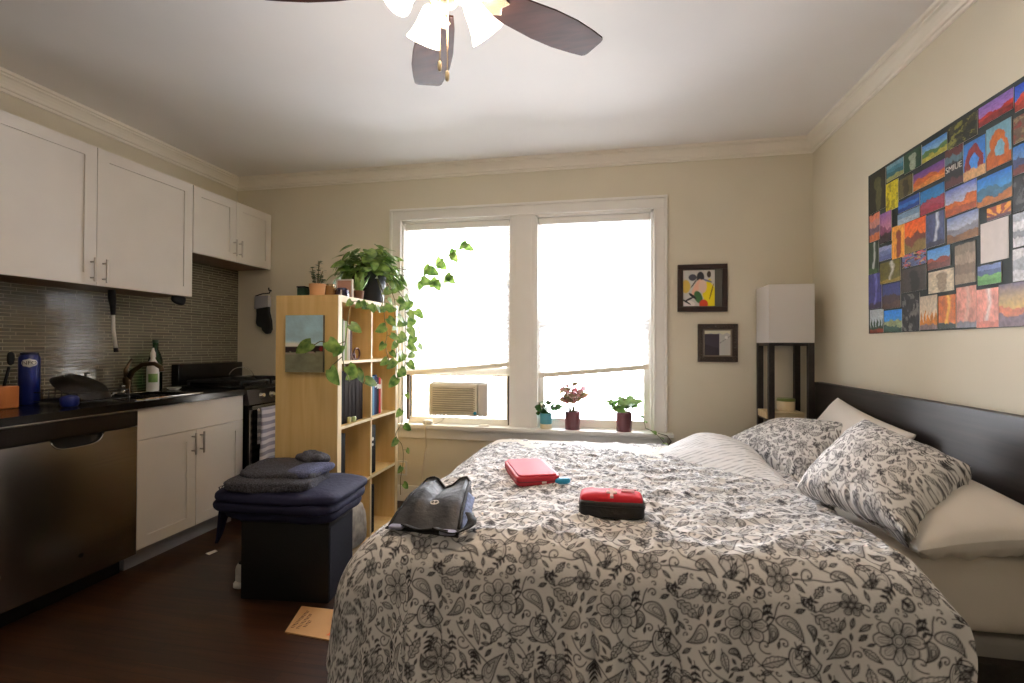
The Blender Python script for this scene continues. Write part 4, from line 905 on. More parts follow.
# strands reaching across the window
vine([PC+[.12, .12, .26], (-1.3, 3.24, 1.75), (-1.22, 3.32, 1.8), (-1.16, 3.36, 1.86), (-1.04, 3.38, 1.94), (-.95, 3.38, 1.97)], .05, (.075, .095), 8, face=(.2, -1, .2), skip=.25)
vine([PC+[.14, .1, .22], (-1.3, 3.25, 1.68), (-1.23, 3.32, 1.68), (-1.15, 3.36, 1.72), (-1.05, 3.38, 1.74)], .05, (.07, .09), 9, face=(.2, -1, .2), skip=.2)
lf.build('foliage', 'leaf', po, smooth=True); sm.build('vine_stems', 'stem', po, smooth=True)

# ================================================================== OTTOMAN AND BLANKETS
ot = thing('storage_ottoman', 'black cube storage ottoman standing before the bookshelf', 'ottoman', (-1.497, 2.18, 0), rz=.1)
MB(True).bb(-.235, .205, -.135, .135, .0, .37).build('body', 'ottoman', ot, bevel=.008, smooth=True)
MB(True).bb(-.24, .21, -.138, .138, .365, .402).build('lid', 'ottoman', ot, bevel=.012, smooth=True)
MB(True).bb(.2055, .2075, -.125, .125, .01, .355).build('fabric_side', 'ottside', ot)
cq = thing('folded_comforter', 'thick folded navy comforter piled on the black ottoman', 'comforter', (-1.50, 2.13, .40), rz=.06)
def fold_layer(name, c, d, seed, mt='navy', nz=.022, nsc=9):
    MB(True).super(c, d, .68, .36, 110, 46, None, nz, nsc, seed).build(name, mt, cq, smooth=True)
fold_layer('lower_fold', (.005, -.0, .036), (.56, .40, .085), 3)
fold_layer('middle_fold', (-.01, -.01, .078), (.61, .43, .085), 4)
fold_layer('upper_fold', (.0, -.005, .118), (.615, .43, .075), 5)
ta = MB(True); ta.grid(np.array([[(-.285-.02*u-.01*math.sin(v*3), -.16+.09*v*(1-u*.75), .06-.17*u+.01*math.sin(u*6)) for v in np.linspace(0, 1, 6)] for u in np.linspace(0, 1, 12)])).build('hanging_corner', 'navy', cq, smooth=True, thick=.012)
th = thing('tweed_throw', 'folded charcoal tweed throw with fringe on top of navy comforter', 'blanket', (-1.555, 2.09, .542), rz=.14)
MB(True).super((0, -.01, .026), (.41, .30, .058), .42, .36, 90, 26, None, .02, 16, 8).build('lower_fold', 'tweed', th, smooth=True)
MB(True).super((.01, .025, .064), (.38, .25, .05), .45, .4, 90, 26, rotm('X', .08), .022, 18, 9).build('upper_fold', 'tweed', th, smooth=True)
MB(True).super((.14, .02, .066), (.14, .24, .052), .7, .5, 50, 20, rotm('Z', -.25), .012, 20, 12).build('blue_grey_end', 'tweedblue', th, smooth=True)
MB(True).super((.1, .12, .10), (.19, .10, .06), .9, .8, 50, 20, rotm('Z', -.3), .02, 24, 10).build('rumpled_edge', 'tweed', th, smooth=True)
fg = MB(True)
for k in range(90):
    u = k/89; x = -.2+.38*u; y_ = -.145+.012*math.sin(u*14); z_ = .028+.012*math.sin(u*9)
    fg.tube([(x, y_, z_), (x+rnd.uniform(-.008, .008), y_-.014, z_-.002), (x+rnd.uniform(-.012, .012), y_-.022, z_-.016)], .0016, 4)
fg.build('fringe', 'tweed', th)
sh = thing('sneaker', 'white canvas sneaker standing on the floor left of the ottoman', 'shoe', (-1.79, 2.22, 0), rz=1.45)
MB(True).super((0, 0, .016), (.26, .085, .032), .35, .7, 40, 12).build('sole', 'paper', sh, smooth=True)
MB(True).super((.0, 0, .05), (.24, .075, .07), .7, .75, 40, 16).super((-.06, 0, .075), (.11, .07, .1), .7, .7, 30, 16).build('upper', 'shoe', sh, smooth=True)
MB(True).super((-.065, 0, .118), (.075, .045, .02), .7, .7, 20, 10).build('opening', 'blackny', sh, smooth=True)
lc = MB(True)
for k in range(4): lc.tube([(.0+.022*k, -.03, .084-.006*k), (.01+.022*k, 0, .092-.006*k), (.0+.022*k, .03, .084-.006*k)], .003, 6)
lc.build('laces', 'greylilac', sh, smooth=True)
tag(MB().add([(-2.29, 2.42, .002), (-2.25, 2.405, .003), (-2.225, 2.44, .012), (-2.27, 2.47, .004)], [(0, 1, 2, 3)]).build('paper_scrap', 'paper', thick=.001), 'small white paper scrap on the dark floor before the sink cabinet', 'paper')
cb = thing('cardboard_piece', 'flat piece of printed cardboard on floor beside the duvet edge', 'cardboard', (-1.16, 1.92, 0))
Pc = [(-1.33, 1.823), (-.98, 1.80), (-1.02, 2.02), (-1.385, 2.017)]
MB().prism(Pc, .001, .006, lambda a, b_, dd: (a, b_, dd)).build('sheet', 'cardboard', cb)
gl = MB(); r = random.Random(2)
for row, (ox, n) in enumerate(((0, 13), (.026, 11), (.05, 5))):
    for k in range(n):
        y_ = 1.856+(k+(1.5 if row == 2 else 0))*.0105; x_ = -1.318+ox-.055*(y_-1.85)*1.6
        gl.bb(x_-.007, x_+.007, y_-.0016, y_+.0016, .0061, .0064)
        if r.random() < .7: gl.bb(x_-.007+.011*(k % 2), x_-.003+.011*(k % 2), y_-.0035, y_+.0035, .0061, .0065)
gl.build('printed_lines', 'ink', cb)
MB().prism([(-1.145, 1.835), (-1.1, 1.835), (-1.10, 1.9), (-1.13, 1.88)], .0061, .0066, lambda a, b_, dd: (a, b_, dd)).build('orange_print', 'orangeink', cb)

# ================================================================== BED
bd = thing('double_bed', 'black brown wooden bed frame with wide plain headboard on right wall', 'bed', (.3, 2.45, 0))
HX0, HX1 = 1.30, 1.345
MB().bb(HX0, HX1, 1.62, 3.36, .05, .998).build('headboard', 'blackbrown', bd, bevel=.003)
MB().bb(-.76, HX0, 1.64, 1.68, .12, .30).build('side_rail', 'blackbrown', bd, bevel=.003)
MB().bb(-.76, HX0, 3.22, 3.26, .12, .30).build('side_rail', 'blackbrown', bd, bevel=.003)
MB().bb(-.79, -.76, 1.64, 3.26, .10, .33).build('foot_rail', 'blackbrown', bd, bevel=.003)
for xx in (-.74, 1.2):
    for yy in (1.70, 3.2): MB().bb(xx-.03, xx+.03, yy-.02, yy+.02, 0, .12).build('leg', 'blackbrown', bd)
MB().bb(-.755, HX0-.005, 1.68, 3.22, .2, .22).build('slat_base', 'blackbrown', bd)
tag(MB().bb(-.75, 1.295, 1.685, 3.215, .2205, .352).build('box_spring', 'boxspring', bevel=.02, seg=3, smooth=True), 'grey covered box spring under the mattress', 'box spring')
# mattress with fitted sheet: rounded box with pleats on the near side
mx = MB(); th_ = np.linspace(-pi, pi, 241)[:-1]
nX, nZ = 120, 26
P = []
for i in range(nZ):
    ph = -pi/2+pi*i/(nZ-1); ring = []
    for a in th_:
        pw = lambda v, e_: math.copysign(abs(v)**e_, v)
        x = pw(math.cos(ph), .12)*pw(math.cos(a), .07); y_ = pw(math.cos(ph), .12)*pw(math.sin(a), .07); z_ = pw(math.sin(ph), .3)
        ring.append((.272+x*1.022, 2.45+y_*.77, .475+z_*.125))
    P.append(ring)
P = np.array(P); nr = P.shape[1]
side = (P[..., 1] < 1.78); wob = .006*(ridge(P[..., 0]*3.5, P[..., 2]*16, 3)-.5)
P[..., 1] -= np.where(side, wob*4.5, 0); P[..., 2] += np.where(P[..., 2] > .57, .006*(fbm(P[..., 0]*6, P[..., 1]*6, 2)-.5), 0)
o_ = len(mx.v); mx.v.extend(map(tuple, P.reshape(-1, 3))); mx.f.extend([(i*nr+k, i*nr+(k+1) % nr, (i+1)*nr+(k+1) % nr, (i+1)*nr+k) for i in range(nZ-1) for k in range(nr)])
tag(mx.build('mattress', 'sheet', smooth=True), 'thick mattress in white fitted sheet, bare at the lower right', 'mattress')

# duvet
RX0, RY0, RY1, XH, rad0 = -.60, 1.545, 3.14, .84, .115
ztop = .628
drop_n, drop_f, drop_b = .64, .58, .35
s_ = np.concatenate([np.arange(RX0-drop_f-.06, RX0-.2, .008), np.arange(RX0-.2, XH+.05, .0027)]); t_ = np.concatenate([np.arange(RY0-drop_n-.05, RY0+.35, .0026), np.arange(RY0+.35, RY1+drop_b, .005)])
Sg, Tg = np.meshgrid(s_, t_, indexing='ij')
dx = np.minimum(0, Sg-RX0); dyn = np.minimum(0, Tg-RY0); dyf = np.maximum(0, Tg-RY1)
dy = dyn+dyf; d = np.hypot(dx, dy)+1e-9; nx, ny = dx/d, dy/d
rad = .30*nx**2+rad0*ny**2+1e-6*(nx**2+ny**2 < .5); lim = rad*pi/2; aq = np.minimum(d, lim)/rad
off = rad*np.sin(aq)+np.maximum(0, d-lim)*.085; dn = rad*(1-np.cos(aq))+np.maximum(0, d-lim)*.995
X = np.clip(Sg, RX0, XH+.05)+nx*off; Yp = np.clip(Tg, RY0, RY1)+ny*off; Z = ztop-dn
# rumples on the top, folds down the sides
topw = np.clip(1-dn/.12, 0, 1); hang = np.clip((dn-.08)/.4, 0, 1)
rump = .030*(fbm(Sg*2.6, Tg*2.6, 1, 3)-.5)+.028*(ridge(Sg*5+fbm(Sg*3, Tg*3, 9)*1.5, Tg*5.2, 4, 3)-.62)+.013*(ridge(Sg*13+2*fbm(Sg*6, Tg*6, 5), Tg*12, 6, 2)-.6)+.010*(fbm(Sg*22, Tg*20, 7, 2)-.5)
# bunch lines near the near-right pillows
Z -= .035*np.clip((Tg-2.3)/.8, 0, 1)*topw
Z += rump*(topw*.95+.1)
along = np.where(np.abs(dyn) > np.abs(dx), Sg, Tg)
ang = np.arctan2(-dx, -dyn+1e-9)
fold = .05*np.sin(along*21+1.3*np.sin(along*7)+1.5*fbm(along*3, dn*2, 8))+.014*np.sin(along*44+2*fbm(along*5, dn*3, 3))
corner = ((dx < 0) & (dyn < 0))
fold = np.where(corner, .03*np.sin(ang*7+.6)*np.clip(d/.3, 0, 1), fold)
bump_ = (fold+.012*(fbm(Sg*7, Tg*7, 12)-.5))*hang*.9
X += nx*np.abs(bump_)*1.0; Yp += ny*np.abs(bump_)*1.0
# head edge rolls down onto the mattress
he = np.clip((Sg-(XH-.03))/.08, 0, 1); Z -= he**2*.045*topw; X = X-he*.02*topw
wav = .025*np.sin(Tg*6.0)+.02*np.sin(Tg*15+1); X += np.clip((Sg-.5)/.45, 0, 1)*wav*.8
Z = np.maximum(Z, .012)
dv = MB(); dv.grid(np.stack([X, Yp, Z], -1)); dv.col = floral(Sg.ravel()+.05, -Tg.ravel()+.11)
duv = thing('duvet', 'white duvet with black floral print draped over the bed', 'duvet', (0, 2.3, .01))
dv.build('printed_cover', 'floral', duv, smooth=True)
def ztop_at(x, y): 
    i = int(np.argmin(np.abs(s_-x))); j = int(np.argmin(np.abs(t_-y))); return Z[i, j]
# striped turned back corner
nu, nv = 90, 50
def cr(pts, n):
    P = [np.array(p, float) for p in pts]; Q = []
    for u in np.linspace(0, len(P)-1.0001, n):
        i = int(u); t0 = u-i; p0 = P[max(0, i-1)]; p1 = P[i]; p2 = P[i+1]; p3 = P[min(len(P)-1, i+2)]
        Q.append(.5*((2*p1)+(-p0+p2)*t0+(2*p0-5*p1+4*p2-p3)*t0*t0+(-p0+3*p1-3*p2+p3)*t0**3))
    return np.array(Q)
free = cr([ay(655, 458, 2.88), ay(690, 471, 2.62), ay(735, 485, 2.36), ay(765, 491, 2.24), ay(792, 495, 2.14)], nu)
crease = cr([ay(657, 452, 2.98), ay(700, 433, 3.0), ay(743, 442, 2.82), ay(772, 468, 2.5), ay(796, 490, 2.2)], nu)
P = np.zeros((nu, nv, 3)); colr = np.zeros((nu, nv, 3))
for j in range(nv):
    v = j/(nv-1); P[:, j] = free*(1-v)+crease*v
U, V = np.mgrid[0:1:nu*1j, 0:1:nv*1j]
P[..., 2] += (.036*np.sin(pi*V)**.8*np.sin(pi*np.clip(U*1.05, 0, 1))**.6+.012*(ridge(U*5, V*3, 2)-.5)*np.sin(pi*V)+.006*(fbm(U*18, V*10, 3)-.5))
P[..., 2] = np.where(V < .06, P[..., 2]-.012*(1-V/.06), P[..., 2])
# stripes run across the flap
Ls = U*.95+V*.22+.01*fbm(U*6, V*6, 1); ph_ = (Ls/.0155) % 1
k = (np.clip(1-np.abs(ph_-.5)/.16, 0, 1)*(.55+.45*fbm(U*40, V*30, 5)))[..., None]
colr = CLOTH*(1-.85*k)+INK*.85*k
edge = (V < .07)[..., None]; colr = np.where(edge, floral(U*.9, V*.5), colr)
fl = MB(); fl.grid(P)
und = P.copy(); und[..., 2] -= .004+.028*np.sin(pi*V)**.6; fl.grid(und[:, ::-1])
edgeP = np.concatenate([P[:, -1:], und[:, -1:]], 1); fl.grid(edgeP); edgeQ = np.concatenate([und[:, :1], P[:, :1]], 1); fl.grid(edgeQ)
fl.col = np.concatenate([colr.reshape(-1, 3), floral(U.ravel(), V.ravel()*.4), np.tile(CLOTH, (2*nu, 1)), np.tile(CLOTH, (2*nu, 1))])
fl.build('turned_back_corner', 'floral', duv, smooth=True)

# pillows
def pillow(name, lab, corners, T_, mt, pattern=False, seed=0, n=(70, 60), wr=.012, sag=None, size=(.66, .5), flip=1, grp='pillows at the head of the bed'):
    bl, brr, tr_, tl = [np.array(c, float) for c in corners]; nu, nv = n
    nrm = np.cross(brr-bl, tl-bl); nrm /= np.linalg.norm(nrm); nrm *= flip
    u = np.sin(np.linspace(-1, 1, nu)*pi/2)*.5+.5*np.linspace(-1, 1, nu); v = np.sin(np.linspace(-1, 1, nv)*pi/2)*.5+.5*np.linspace(-1, 1, nv)
    Ug, Vg = np.meshgrid(u, v, indexing='ij')
    Up = Ug*(1-.07*(1-Vg**2)); Vp = Vg*(1-.09*(1-Ug**2))
    Up = Up+wr*1.6*(fbm(Vg*4, Ug*2, seed+13)-.5); Vp = Vp+wr*1.6*(fbm(Ug*4, Vg*2, seed+15)-.5)
    a = (Up+1)/2; b_ = (Vp+1)/2; a = a[..., None]; b_ = b_[..., None]
    base = bl*(1-a)*(1-b_)+brr*a*(1-b_)+tr_*a*b_+tl*(1-a)*b_
    prof = ((1-Ug**2)*(1-Vg**2))**.5
    prof = np.clip(prof, 0, 1)**.8
    crn = .5*np.clip(wr*30, 0, 1.6)*wr*np.sin(14*np.arctan2(1.02-np.abs(Vg), 1.02-np.abs(Ug))+6*fbm(Ug*2, Vg*2, seed+8))*np.exp(-2.2*np.hypot(1-np.abs(Ug), 1-np.abs(Vg)))
    wk = crn+wr*(ridge(Ug*2.4+1.5*fbm(Ug*2, Vg*2, seed), Vg*2.2, seed+1, 3)-.55)*2+wr*.5*(ridge(Ug*6+2*fbm(Ug*3, Vg*3, seed+2), Vg*5, seed+4, 2)-.55)*1.3
    border = np.clip((1-np.maximum(np.abs(Ug), np.abs(Vg)))*12, 0, 1)
    fr_ = base+nrm*((prof*T_/2+wk*border))[..., None]; bk = base-nrm*((prof*T_/2))[..., None]
    if sag is not None: fr_ = sag(fr_); bk = sag(bk)
    mb = MB(); mb.grid(fr_); mb.grid(bk[::-1])
    if pattern:
        cs = floral(a[..., 0]*size[0]+seed*.11, b_[..., 0]*size[1]+seed*.07); mb.col = np.concatenate([cs.reshape(-1, 3), cs[::-1].reshape(-1, 3)])
    o = mb.build(name, mt, None, smooth=True); return tag(o, lab, 'pillow', grp)
pillow('bed_pillow', 'plain white pillow standing against the headboard at the far end', [(1.12, 3.1, .66), (1.14, 2.26, .66), (1.255, 2.26, .86), (1.24, 2.9, .945)], .14, 'pillow', seed=1, flip=-1)
pillow('bed_pillow', 'plain white pillow nearest the camera, lying at headboard beyond bare sheet', [(.86, 2.3, .65), (.89, 1.59, .632), (1.275, 1.575, .70), (1.265, 2.28, .76)], .20, 'pillow', seed=2, flip=-1, wr=.02)
pillow('pillow_sham', 'floral printed pillow sham lying behind the striped duvet corner', [ay(722, 442, 3.05), ay(803, 484, 2.42), ay(850, 424, 2.62), ay(778, 420, 3.16)], .15, 'floral', True, 3, (140, 110), flip=-1, wr=.03)
pillow('pillow_sham', 'large floral printed pillow sham leaning in front of the near white pillow', [ay(796, 490, 2.02), ay(905, 533, 1.57), ay(970, 466, 1.80), ay(866, 421, 2.24)], .22, 'floral', True, 4, (160, 130), wr=.05, flip=-1)

# ---- things on the bed
bg = thing('messenger_bag', 'open charcoal nylon bag lying on the near left duvet corner', 'bag', (-.52, 1.6, .62))
B0 = np.array([-.685, 1.475, .648]); B1 = np.array([-.405, 1.44, .66]); T0 = np.array([-.70, 1.83, .77]); T1 = np.array([-.42, 1.72, .80])
B0 = ay(389, 527, 1.50); B1 = ay(458, 534, 1.47); TL = ay(427, 478, 1.78); TR = ay(468, 478, 1.76)
nu, nv = 40, 30; P = np.zeros((nu, nv, 3))
def topedge(u):
    px = 424+(470-424)*u
    # two humps with a dip
    xs = [0, .1, .28, .45, .62, .80, .93, 1]; ysx = [484, 479, 478, 488, 485, 479.5, 477.5, 482]
    return px, float(np.interp(u, xs, ysx))
for i in range(nu):
    u = i/(nu-1); bt = B0*(1-u)+B1*u; px, py = topedge(u); tp = ay(px, py, 1.76)
    for j in range(nv):
        v = j/(nv-1); p = bt*(1-v)+tp*v
        p = p+np.array([0, -.012, .03])*math.sin(pi*min(1, v*1.05))*(.6+.4*math.sin(pi*u))
        p[2] += .008*(vn(u*5, v*5, 3)-.5); P[i, j] = p
bkp = P.copy(); bkp[..., 2] -= .045*np.sin(np.linspace(.15, 1, nv)*pi*.5)[None, :]+.002; bkp[..., 1] += .03*np.linspace(0, 1, nv)[None, :]
bgm = MB(); bgm.grid(P); bgm.grid(bkp[:, ::-1])
for E_ in (np.concatenate([P[:1], bkp[:1]], 0), np.concatenate([bkp[-1:], P[-1:]], 0)): bgm.grid(E_)
bgm.grid(np.concatenate([bkp[:, :1], P[:, :1]], 1))
bgm.build('body', 'bag', bg, smooth='auto')
MB().tube(list(P[0, ::3])+list(P[::3, -1])+list(P[-1, ::-3]), .006, 6).build('edge_piping', 'bagtrim', bg, smooth=True)
MB().tube(list(P[::3, 0]), .006, 6).build('hem', 'bagtrim', bg, smooth=True)
q = P[21, 12]; nr_ = np.cross(P[24, 12]-P[18, 12], P[21, 15]-P[21, 9]); nr_ /= np.linalg.norm(nr_); eu = P[24, 12]-P[18, 12]; eu /= np.linalg.norm(eu); ev = np.cross(nr_, eu)
ovp = [(q+nr_*.003+eu*.016*math.cos(a)+ev*.011*math.sin(a)) for a in np.linspace(0, 2*pi, 28)[:-1]]
lg = MB(); lg.add(ovp, [tuple(range(27))]).add([p+nr_*.002 for p in ovp], [tuple(range(27))]);lgo = lg.build('oval_logo', 'paper', bg)
l2 = MB()
for sx in (-.006, .006): l2.tube([q+nr_*.0055+eu*(sx+.004*math.cos(a))+ev*(.004*math.sin(a)) for a in np.linspace(0, 2*pi, 14)], .0012, 5)
l2.build('logo_rings', 'bagtrim', lgo)
# lining and contents at the right side
i0 = P[-1]; sd = MB(); sd.grid(np.array([[i0[j]+np.array([.004+.02*w, .01+.012*w, -.006-.02*w*1.2]) for w in np.linspace(0, 1, 6)] for j in range(3, 22)])); sd.build('check_lining', 'baglining', bg, smooth=True, thick=.004)
zb = lambda p, h: np.array([p[0], p[1]-.012, max(p[2], ztop_at(p[0], p[1])+h+.012)])
stp = [zb(ay(*q_), .012) for q_ in ((470, 512, 1.56), (473, 523, 1.53), (468, 533, 1.50), (455, 540, 1.475), (443, 542, 1.47), (436, 536, 1.48))]
def strap(pts, w_, nm):
    Q = cr(pts, 30); L_ = MB(); dd = np.gradient(Q, axis=0); nn = np.cross(dd, [0, .35, 1.]); nn /= np.linalg.norm(nn, axis=1, keepdims=True)+1e-9
    L_.grid(np.stack([Q-nn*w_/2, Q+nn*w_/2], 1)); L_.build(nm, 'bagtrim', bg, smooth=True, thick=.004)
strap(stp, .03, 'shoulder_strap')
strap([zb(ay(*q_), .008) for q_ in ((405, 529, 1.5), (420, 536, 1.48), (435, 537, 1.48), (450, 534, 1.48))], .03, 'carry_handle')
strap([zb(ay(*q_), .008) for q_ in ((394, 528, 1.5), (390, 534, 1.49), (388, 540, 1.48))], .012, 'buckle_strap')
for q_, w_ in (((449, 531, 1.475), .055), ((398, 531, 1.495), .05)): MB().super(zb(ay(*q_), .006), (w_, .03, .012), .5, .5, 20, 10).build('grey_lining', 'greylilac', bg, smooth=True)

rc = thing('red_zip_case', 'flat red zip case lying on the duvet near the window', 'case', (-.335, 2.18, ztop_at(-.335, 2.18)+.004), rz=math.radians(112-90))
MB(True).super((0, 0, .022), (.195, .33, .044), .25, .22, 60, 14).build('body', 'red', rc, smooth=True)
MB(True).super((0, 0, .044), (.175, .31, .008), .4, .2, 60, 8).build('top_cover', 'redtop', rc, smooth=True)
MB(True).tube([(.0985*pw_(math.cos(a)), .166*pw_(math.sin(a)), .022) for a in np.linspace(0, 2*pi, 60)] if False else [(.097*math.copysign(abs(math.cos(a))**.22, math.cos(a)), .165*math.copysign(abs(math.sin(a))**.22, math.sin(a)), .022) for a in np.linspace(0, 2*pi, 80)], .0022, 5).build('zip', mat('dark_red_zip', (90, 12, 24), .5), rc)
MB(True).box((.02, -.168, .018), (.02, .004, .008)).build('zip_pull', 'paper', rc, bevel=.001)
tag(MB().super((-.18, 2.07, ztop_at(-.18, 2.07)+.014), (.07, .045, .028), .8, .8, 24, 14, rotm('Z', .5)).build('blue_gadget', 'cyan', smooth=True), 'small rounded cyan plastic gadget beside the red zip case', 'gadget')
fx, fy = .022, 1.725
fa = thing('first_aid_pouch', 'red and black first aid pouch with faded white cross', 'pouch', (fx, fy, ztop_at(fx, fy)-.002), rz=.0)
MB(True).super((0, 0, .03), (.222, .115, .06), .3, .3, 50, 16, None, .004, 14, 3).build('black_base', 'blackny', fa, smooth=True)
MB(True).super((0, .006, .05), (.212, .105, .062), .55, .35, 60, 24, None, .007, 22, 5).build('red_top', 'rednylon', fa, smooth=True)
MB(True).tube([(.111*math.copysign(abs(math.cos(a))**.3, math.cos(a)), .0575*math.copysign(abs(math.sin(a))**.3, math.sin(a)), .042) for a in np.linspace(0, 2*pi, 60)], .0025, 5).build('zip', 'bagtrim', fa, smooth=True)
MB(True).box((0, -.024, .0815), (.011, .05, .008), rotm('X', .3)).box((.0, -.022, .0822), (.036, .014, .008), rotm('X', .3)).build('white_cross', mat('faded_white_print', (252, 214, 210), .7), fa)
MB(True).box((.055, .0, .084), (.045, .008, .004), rotm('X', .1)).box((.06, .016, .0845), (.05, .006, .004), rotm('X', .1)).build('faded_lettering', mat('faded_pink_print', (232, 170, 170), .6), fa)

# ================================================================== LAMP AND WALL ART
LX0, LX1, LY0, LY1 = 1.01, 1.272, 3.275, 3.53
lp = thing('shelf_floor_lamp', 'tall square floor lamp with white paper shade and black shelf frame', 'floor lamp', ((LX0+LX1)/2, (LY0+LY1)/2, 0))
shd = MB(); zb0, zb1 = 1.245, 1.612; th2 = .004
shd.bb(LX0, LX1, LY0, LY0+th2, zb0, zb1).bb(LX0, LX1, LY1-th2, LY1, zb0, zb1).bb(LX0, LX0+th2, LY0+th2, LY1-th2, zb0, zb1).bb(LX1-th2, LX1, LY0+th2, LY1-th2, zb0, zb1)
shd.build('lamp_shade', 'shade', lp)
for xx in (LX0+.001, LX1-.034):
    for yy in (LY0+.001, LY1-.034): MB().bb(xx, xx+.033, yy, yy+.033, 0, 1.245).build('post', 'blackbrown', lp)
for z in (1.23, .76, .4, .06): MB().bb(LX0+.004, LX1-.004, LY0+.004, LY1-.004, z-.012, z).build('shelf' if z < 1.2 else 'top_frame', 'blackbrown', lp) if z < 1.2 else None
MB().bb(LX0+.004, LX1-.004, LY0+.004, LY0+.02, 1.225, 1.246).bb(LX0+.004, LX1-.004, LY1-.02, LY1-.004, 1.225, 1.246).bb(LX0+.004, LX0+.02, LY0+.02, LY1-.02, 1.225, 1.246).bb(LX1-.02, LX1-.004, LY0+.02, LY1-.02, 1.225, 1.246).build('top_frame', 'blackbrown', lp)
MB().tube([(1.141, 3.4, 1.236), (1.141, 3.4, 1.30)], .02, 14).super((1.141, 3.4, 1.35), (.06, .06, .09), .9, .9, 18, 12).build('bulb', 'white', lp, smooth=True)
MB().bb(1.015, 1.268, 3.392, 3.408, 1.228, 1.238).build('socket_bar', 'black', lp)
wd = thing('wooden_box', 'flat pale wooden box on the lamp shelf under the green lidded tin', 'box', (1.12, 3.38, .761))
MB().bb(1.005, 1.225, 3.304, 3.48, .761, .795).build('tray', 'ply', wd, bevel=.003)
MB().bb(1.003, 1.227, 3.302, 3.482, .795, .805).build('lid', 'ply', wd, bevel=.002)
ctn = thing('candle_tin', 'cream candle tin with green lid on the lamp shelf', 'candle', (1.15, 3.4, .806))
MB().lathe([(.05, 0), (.053, .006), (.053, .06), (.05, .064)], (1.15, 3.4, .806), 28).build('body', 'cream', ctn, smooth='auto')
MB().lathe([(.054, 0), (.054, .014), (.05, .018)], (1.15, 3.4, .868), 28).build('lid', mat('olive_green_lid', (120, 134, 70), .4), ctn, smooth='auto')

def wall_frame(nm, lab, x0, x1, z0, z1, fw, mt, dep=.022):
    e = thing(nm, lab, 'picture', ((x0+x1)/2, YB-.012, z0))
    k = MB()
    for (a0, a1, b0, b1) in ((x0, x1, z0, z0+fw), (x0, x1, z1-fw, z1), (x0, x0+fw, z0+fw, z1-fw), (x1-fw, x1, z0+fw, z1-fw)): k.bb(a0, a1, YB-dep, YB-.001, b0, b1)
    k.build('frame', mt, e, bevel=.003); return e
x0, x1, z0, z1 = .498, .827, 1.462, 1.793
fe = wall_frame('framed_painting', 'square espresso framed painting of yellow dressed figure, above smaller frame', x0, x1, z0, z1, .033, 'frame')
MB().bb(x0+.03, x1-.03, YB-.008, YB-.002, z0+.03, z1-.03).build('mat_board', 'matboard', fe)
H, W_ = 64, 56; V, U = np.mgrid[0:1:H*1j, 0:1:W_*1j]
im = np.zeros((H, W_, 3)); im[:] = LIN((206, 204, 200)); im *= (.9+.2*fbm(U*5, V*5, 3)[..., None])
def blob(im, U, V, cx, cy, rx, ry, c, a=0, soft=.15):
    ca, sa = math.cos(a), math.sin(a); x = (U-cx)*ca+(V-cy)*sa; y = -(U-cx)*sa+(V-cy)*ca
    k = np.clip((1-np.hypot(x/rx, y/ry))/soft, 0, 1)[..., None]; return im*(1-k)+LIN(c)*k
for args in ((.08, .45, .16, .2, (222, 190, 90)), (.85, .78, .22, .45, (236, 214, 20)), (.75, .5, .1, .3, (236, 214, 20), .4), (.3, .2, .14, .1, (70, 70, 84)), (.55, .2, .13, .17, (44, 44, 54)), (.42, .5, .1, .3, (236, 186, 160), .5), (.62, .45, .14, .2, (232, 200, 180)),
             (.48, .75, .13, .2, (60, 110, 60), -.5), (.65, .95, .15, .14, (212, 70, 40)), (.1, .95, .3, .12, (236, 230, 226)), (.3, .72, .16, .04, (30, 28, 36), .6), (.2, .8, .2, .03, (40, 36, 44), -.4), (.1, .88, .18, .025, (40, 36, 44), .5), (.82, .12, .07, .1, (60, 50, 50)), (.78, .3, .16, .03, (120, 130, 160), .3), (.9, .6, .02, .25, (120, 100, 20), .3), (.35, .36, .02, .2, (60, 40, 40), .7)):
    im = blob(im, U, V, *args)
paint_grid(im, lambda u, v: (x0+.039+.208*u, YB-.0085, z0+.04+(z1-z0-.08)*v), 'painting', 'paintm', fe)
x0, x1, z0, z1 = .633, .893, 1.113, 1.376
fe = wall_frame('framed_print', 'smaller carved bronze framed print hanging below the painting', x0, x1, z0, z1, .036, 'carved')
k = MB()
for a in np.linspace(x0+.018, x1-.018, 13):
    for z in (z0+.018, z1-.018): k.super((a, YB-.022, z), (.014, .01, .014), .9, .9, 8, 6)
for z in np.linspace(z0+.018, z1-.018, 13)[1:-1]:
    for a in (x0+.018, x1-.018): k.super((a, YB-.022, z), (.014, .01, .014), .9, .9, 8, 6)
k.build('carved_beads', 'carved', fe, smooth=True)
MB().bb(x0+.034, x1-.034, YB-.010, YB-.002, z0+.034, z1-.034).build('liner', 'lightmat', fe)
H, W_ = 48, 44; V, U = np.mgrid[0:1:H*1j, 0:1:W_*1j]
im = np.zeros((H, W_, 3)); im[:] = LIN((196, 196, 192)); im = np.where((V < .13+.03*np.sin(U*20))[..., None], LIN((224, 220, 196)), im)
im = np.where(((U < .58) & (V > .14))[..., None], LIN((66, 58, 70))*(1-.4*(V > .55+.3*U)[..., None]), im); im = np.where((np.abs(V-.5+(U-.6)*.7) < .015)[..., None] & (U > .6)[..., None], LIN((130, 134, 130)), im); im = blob(im, U, V, .84, .28, .07, .07, (230, 230, 226))
paint_grid(im, lambda u, v: (x0+.046+.168*u, YB-.0105, z0+.046+.171*v), 'print', 'paintm', fe)

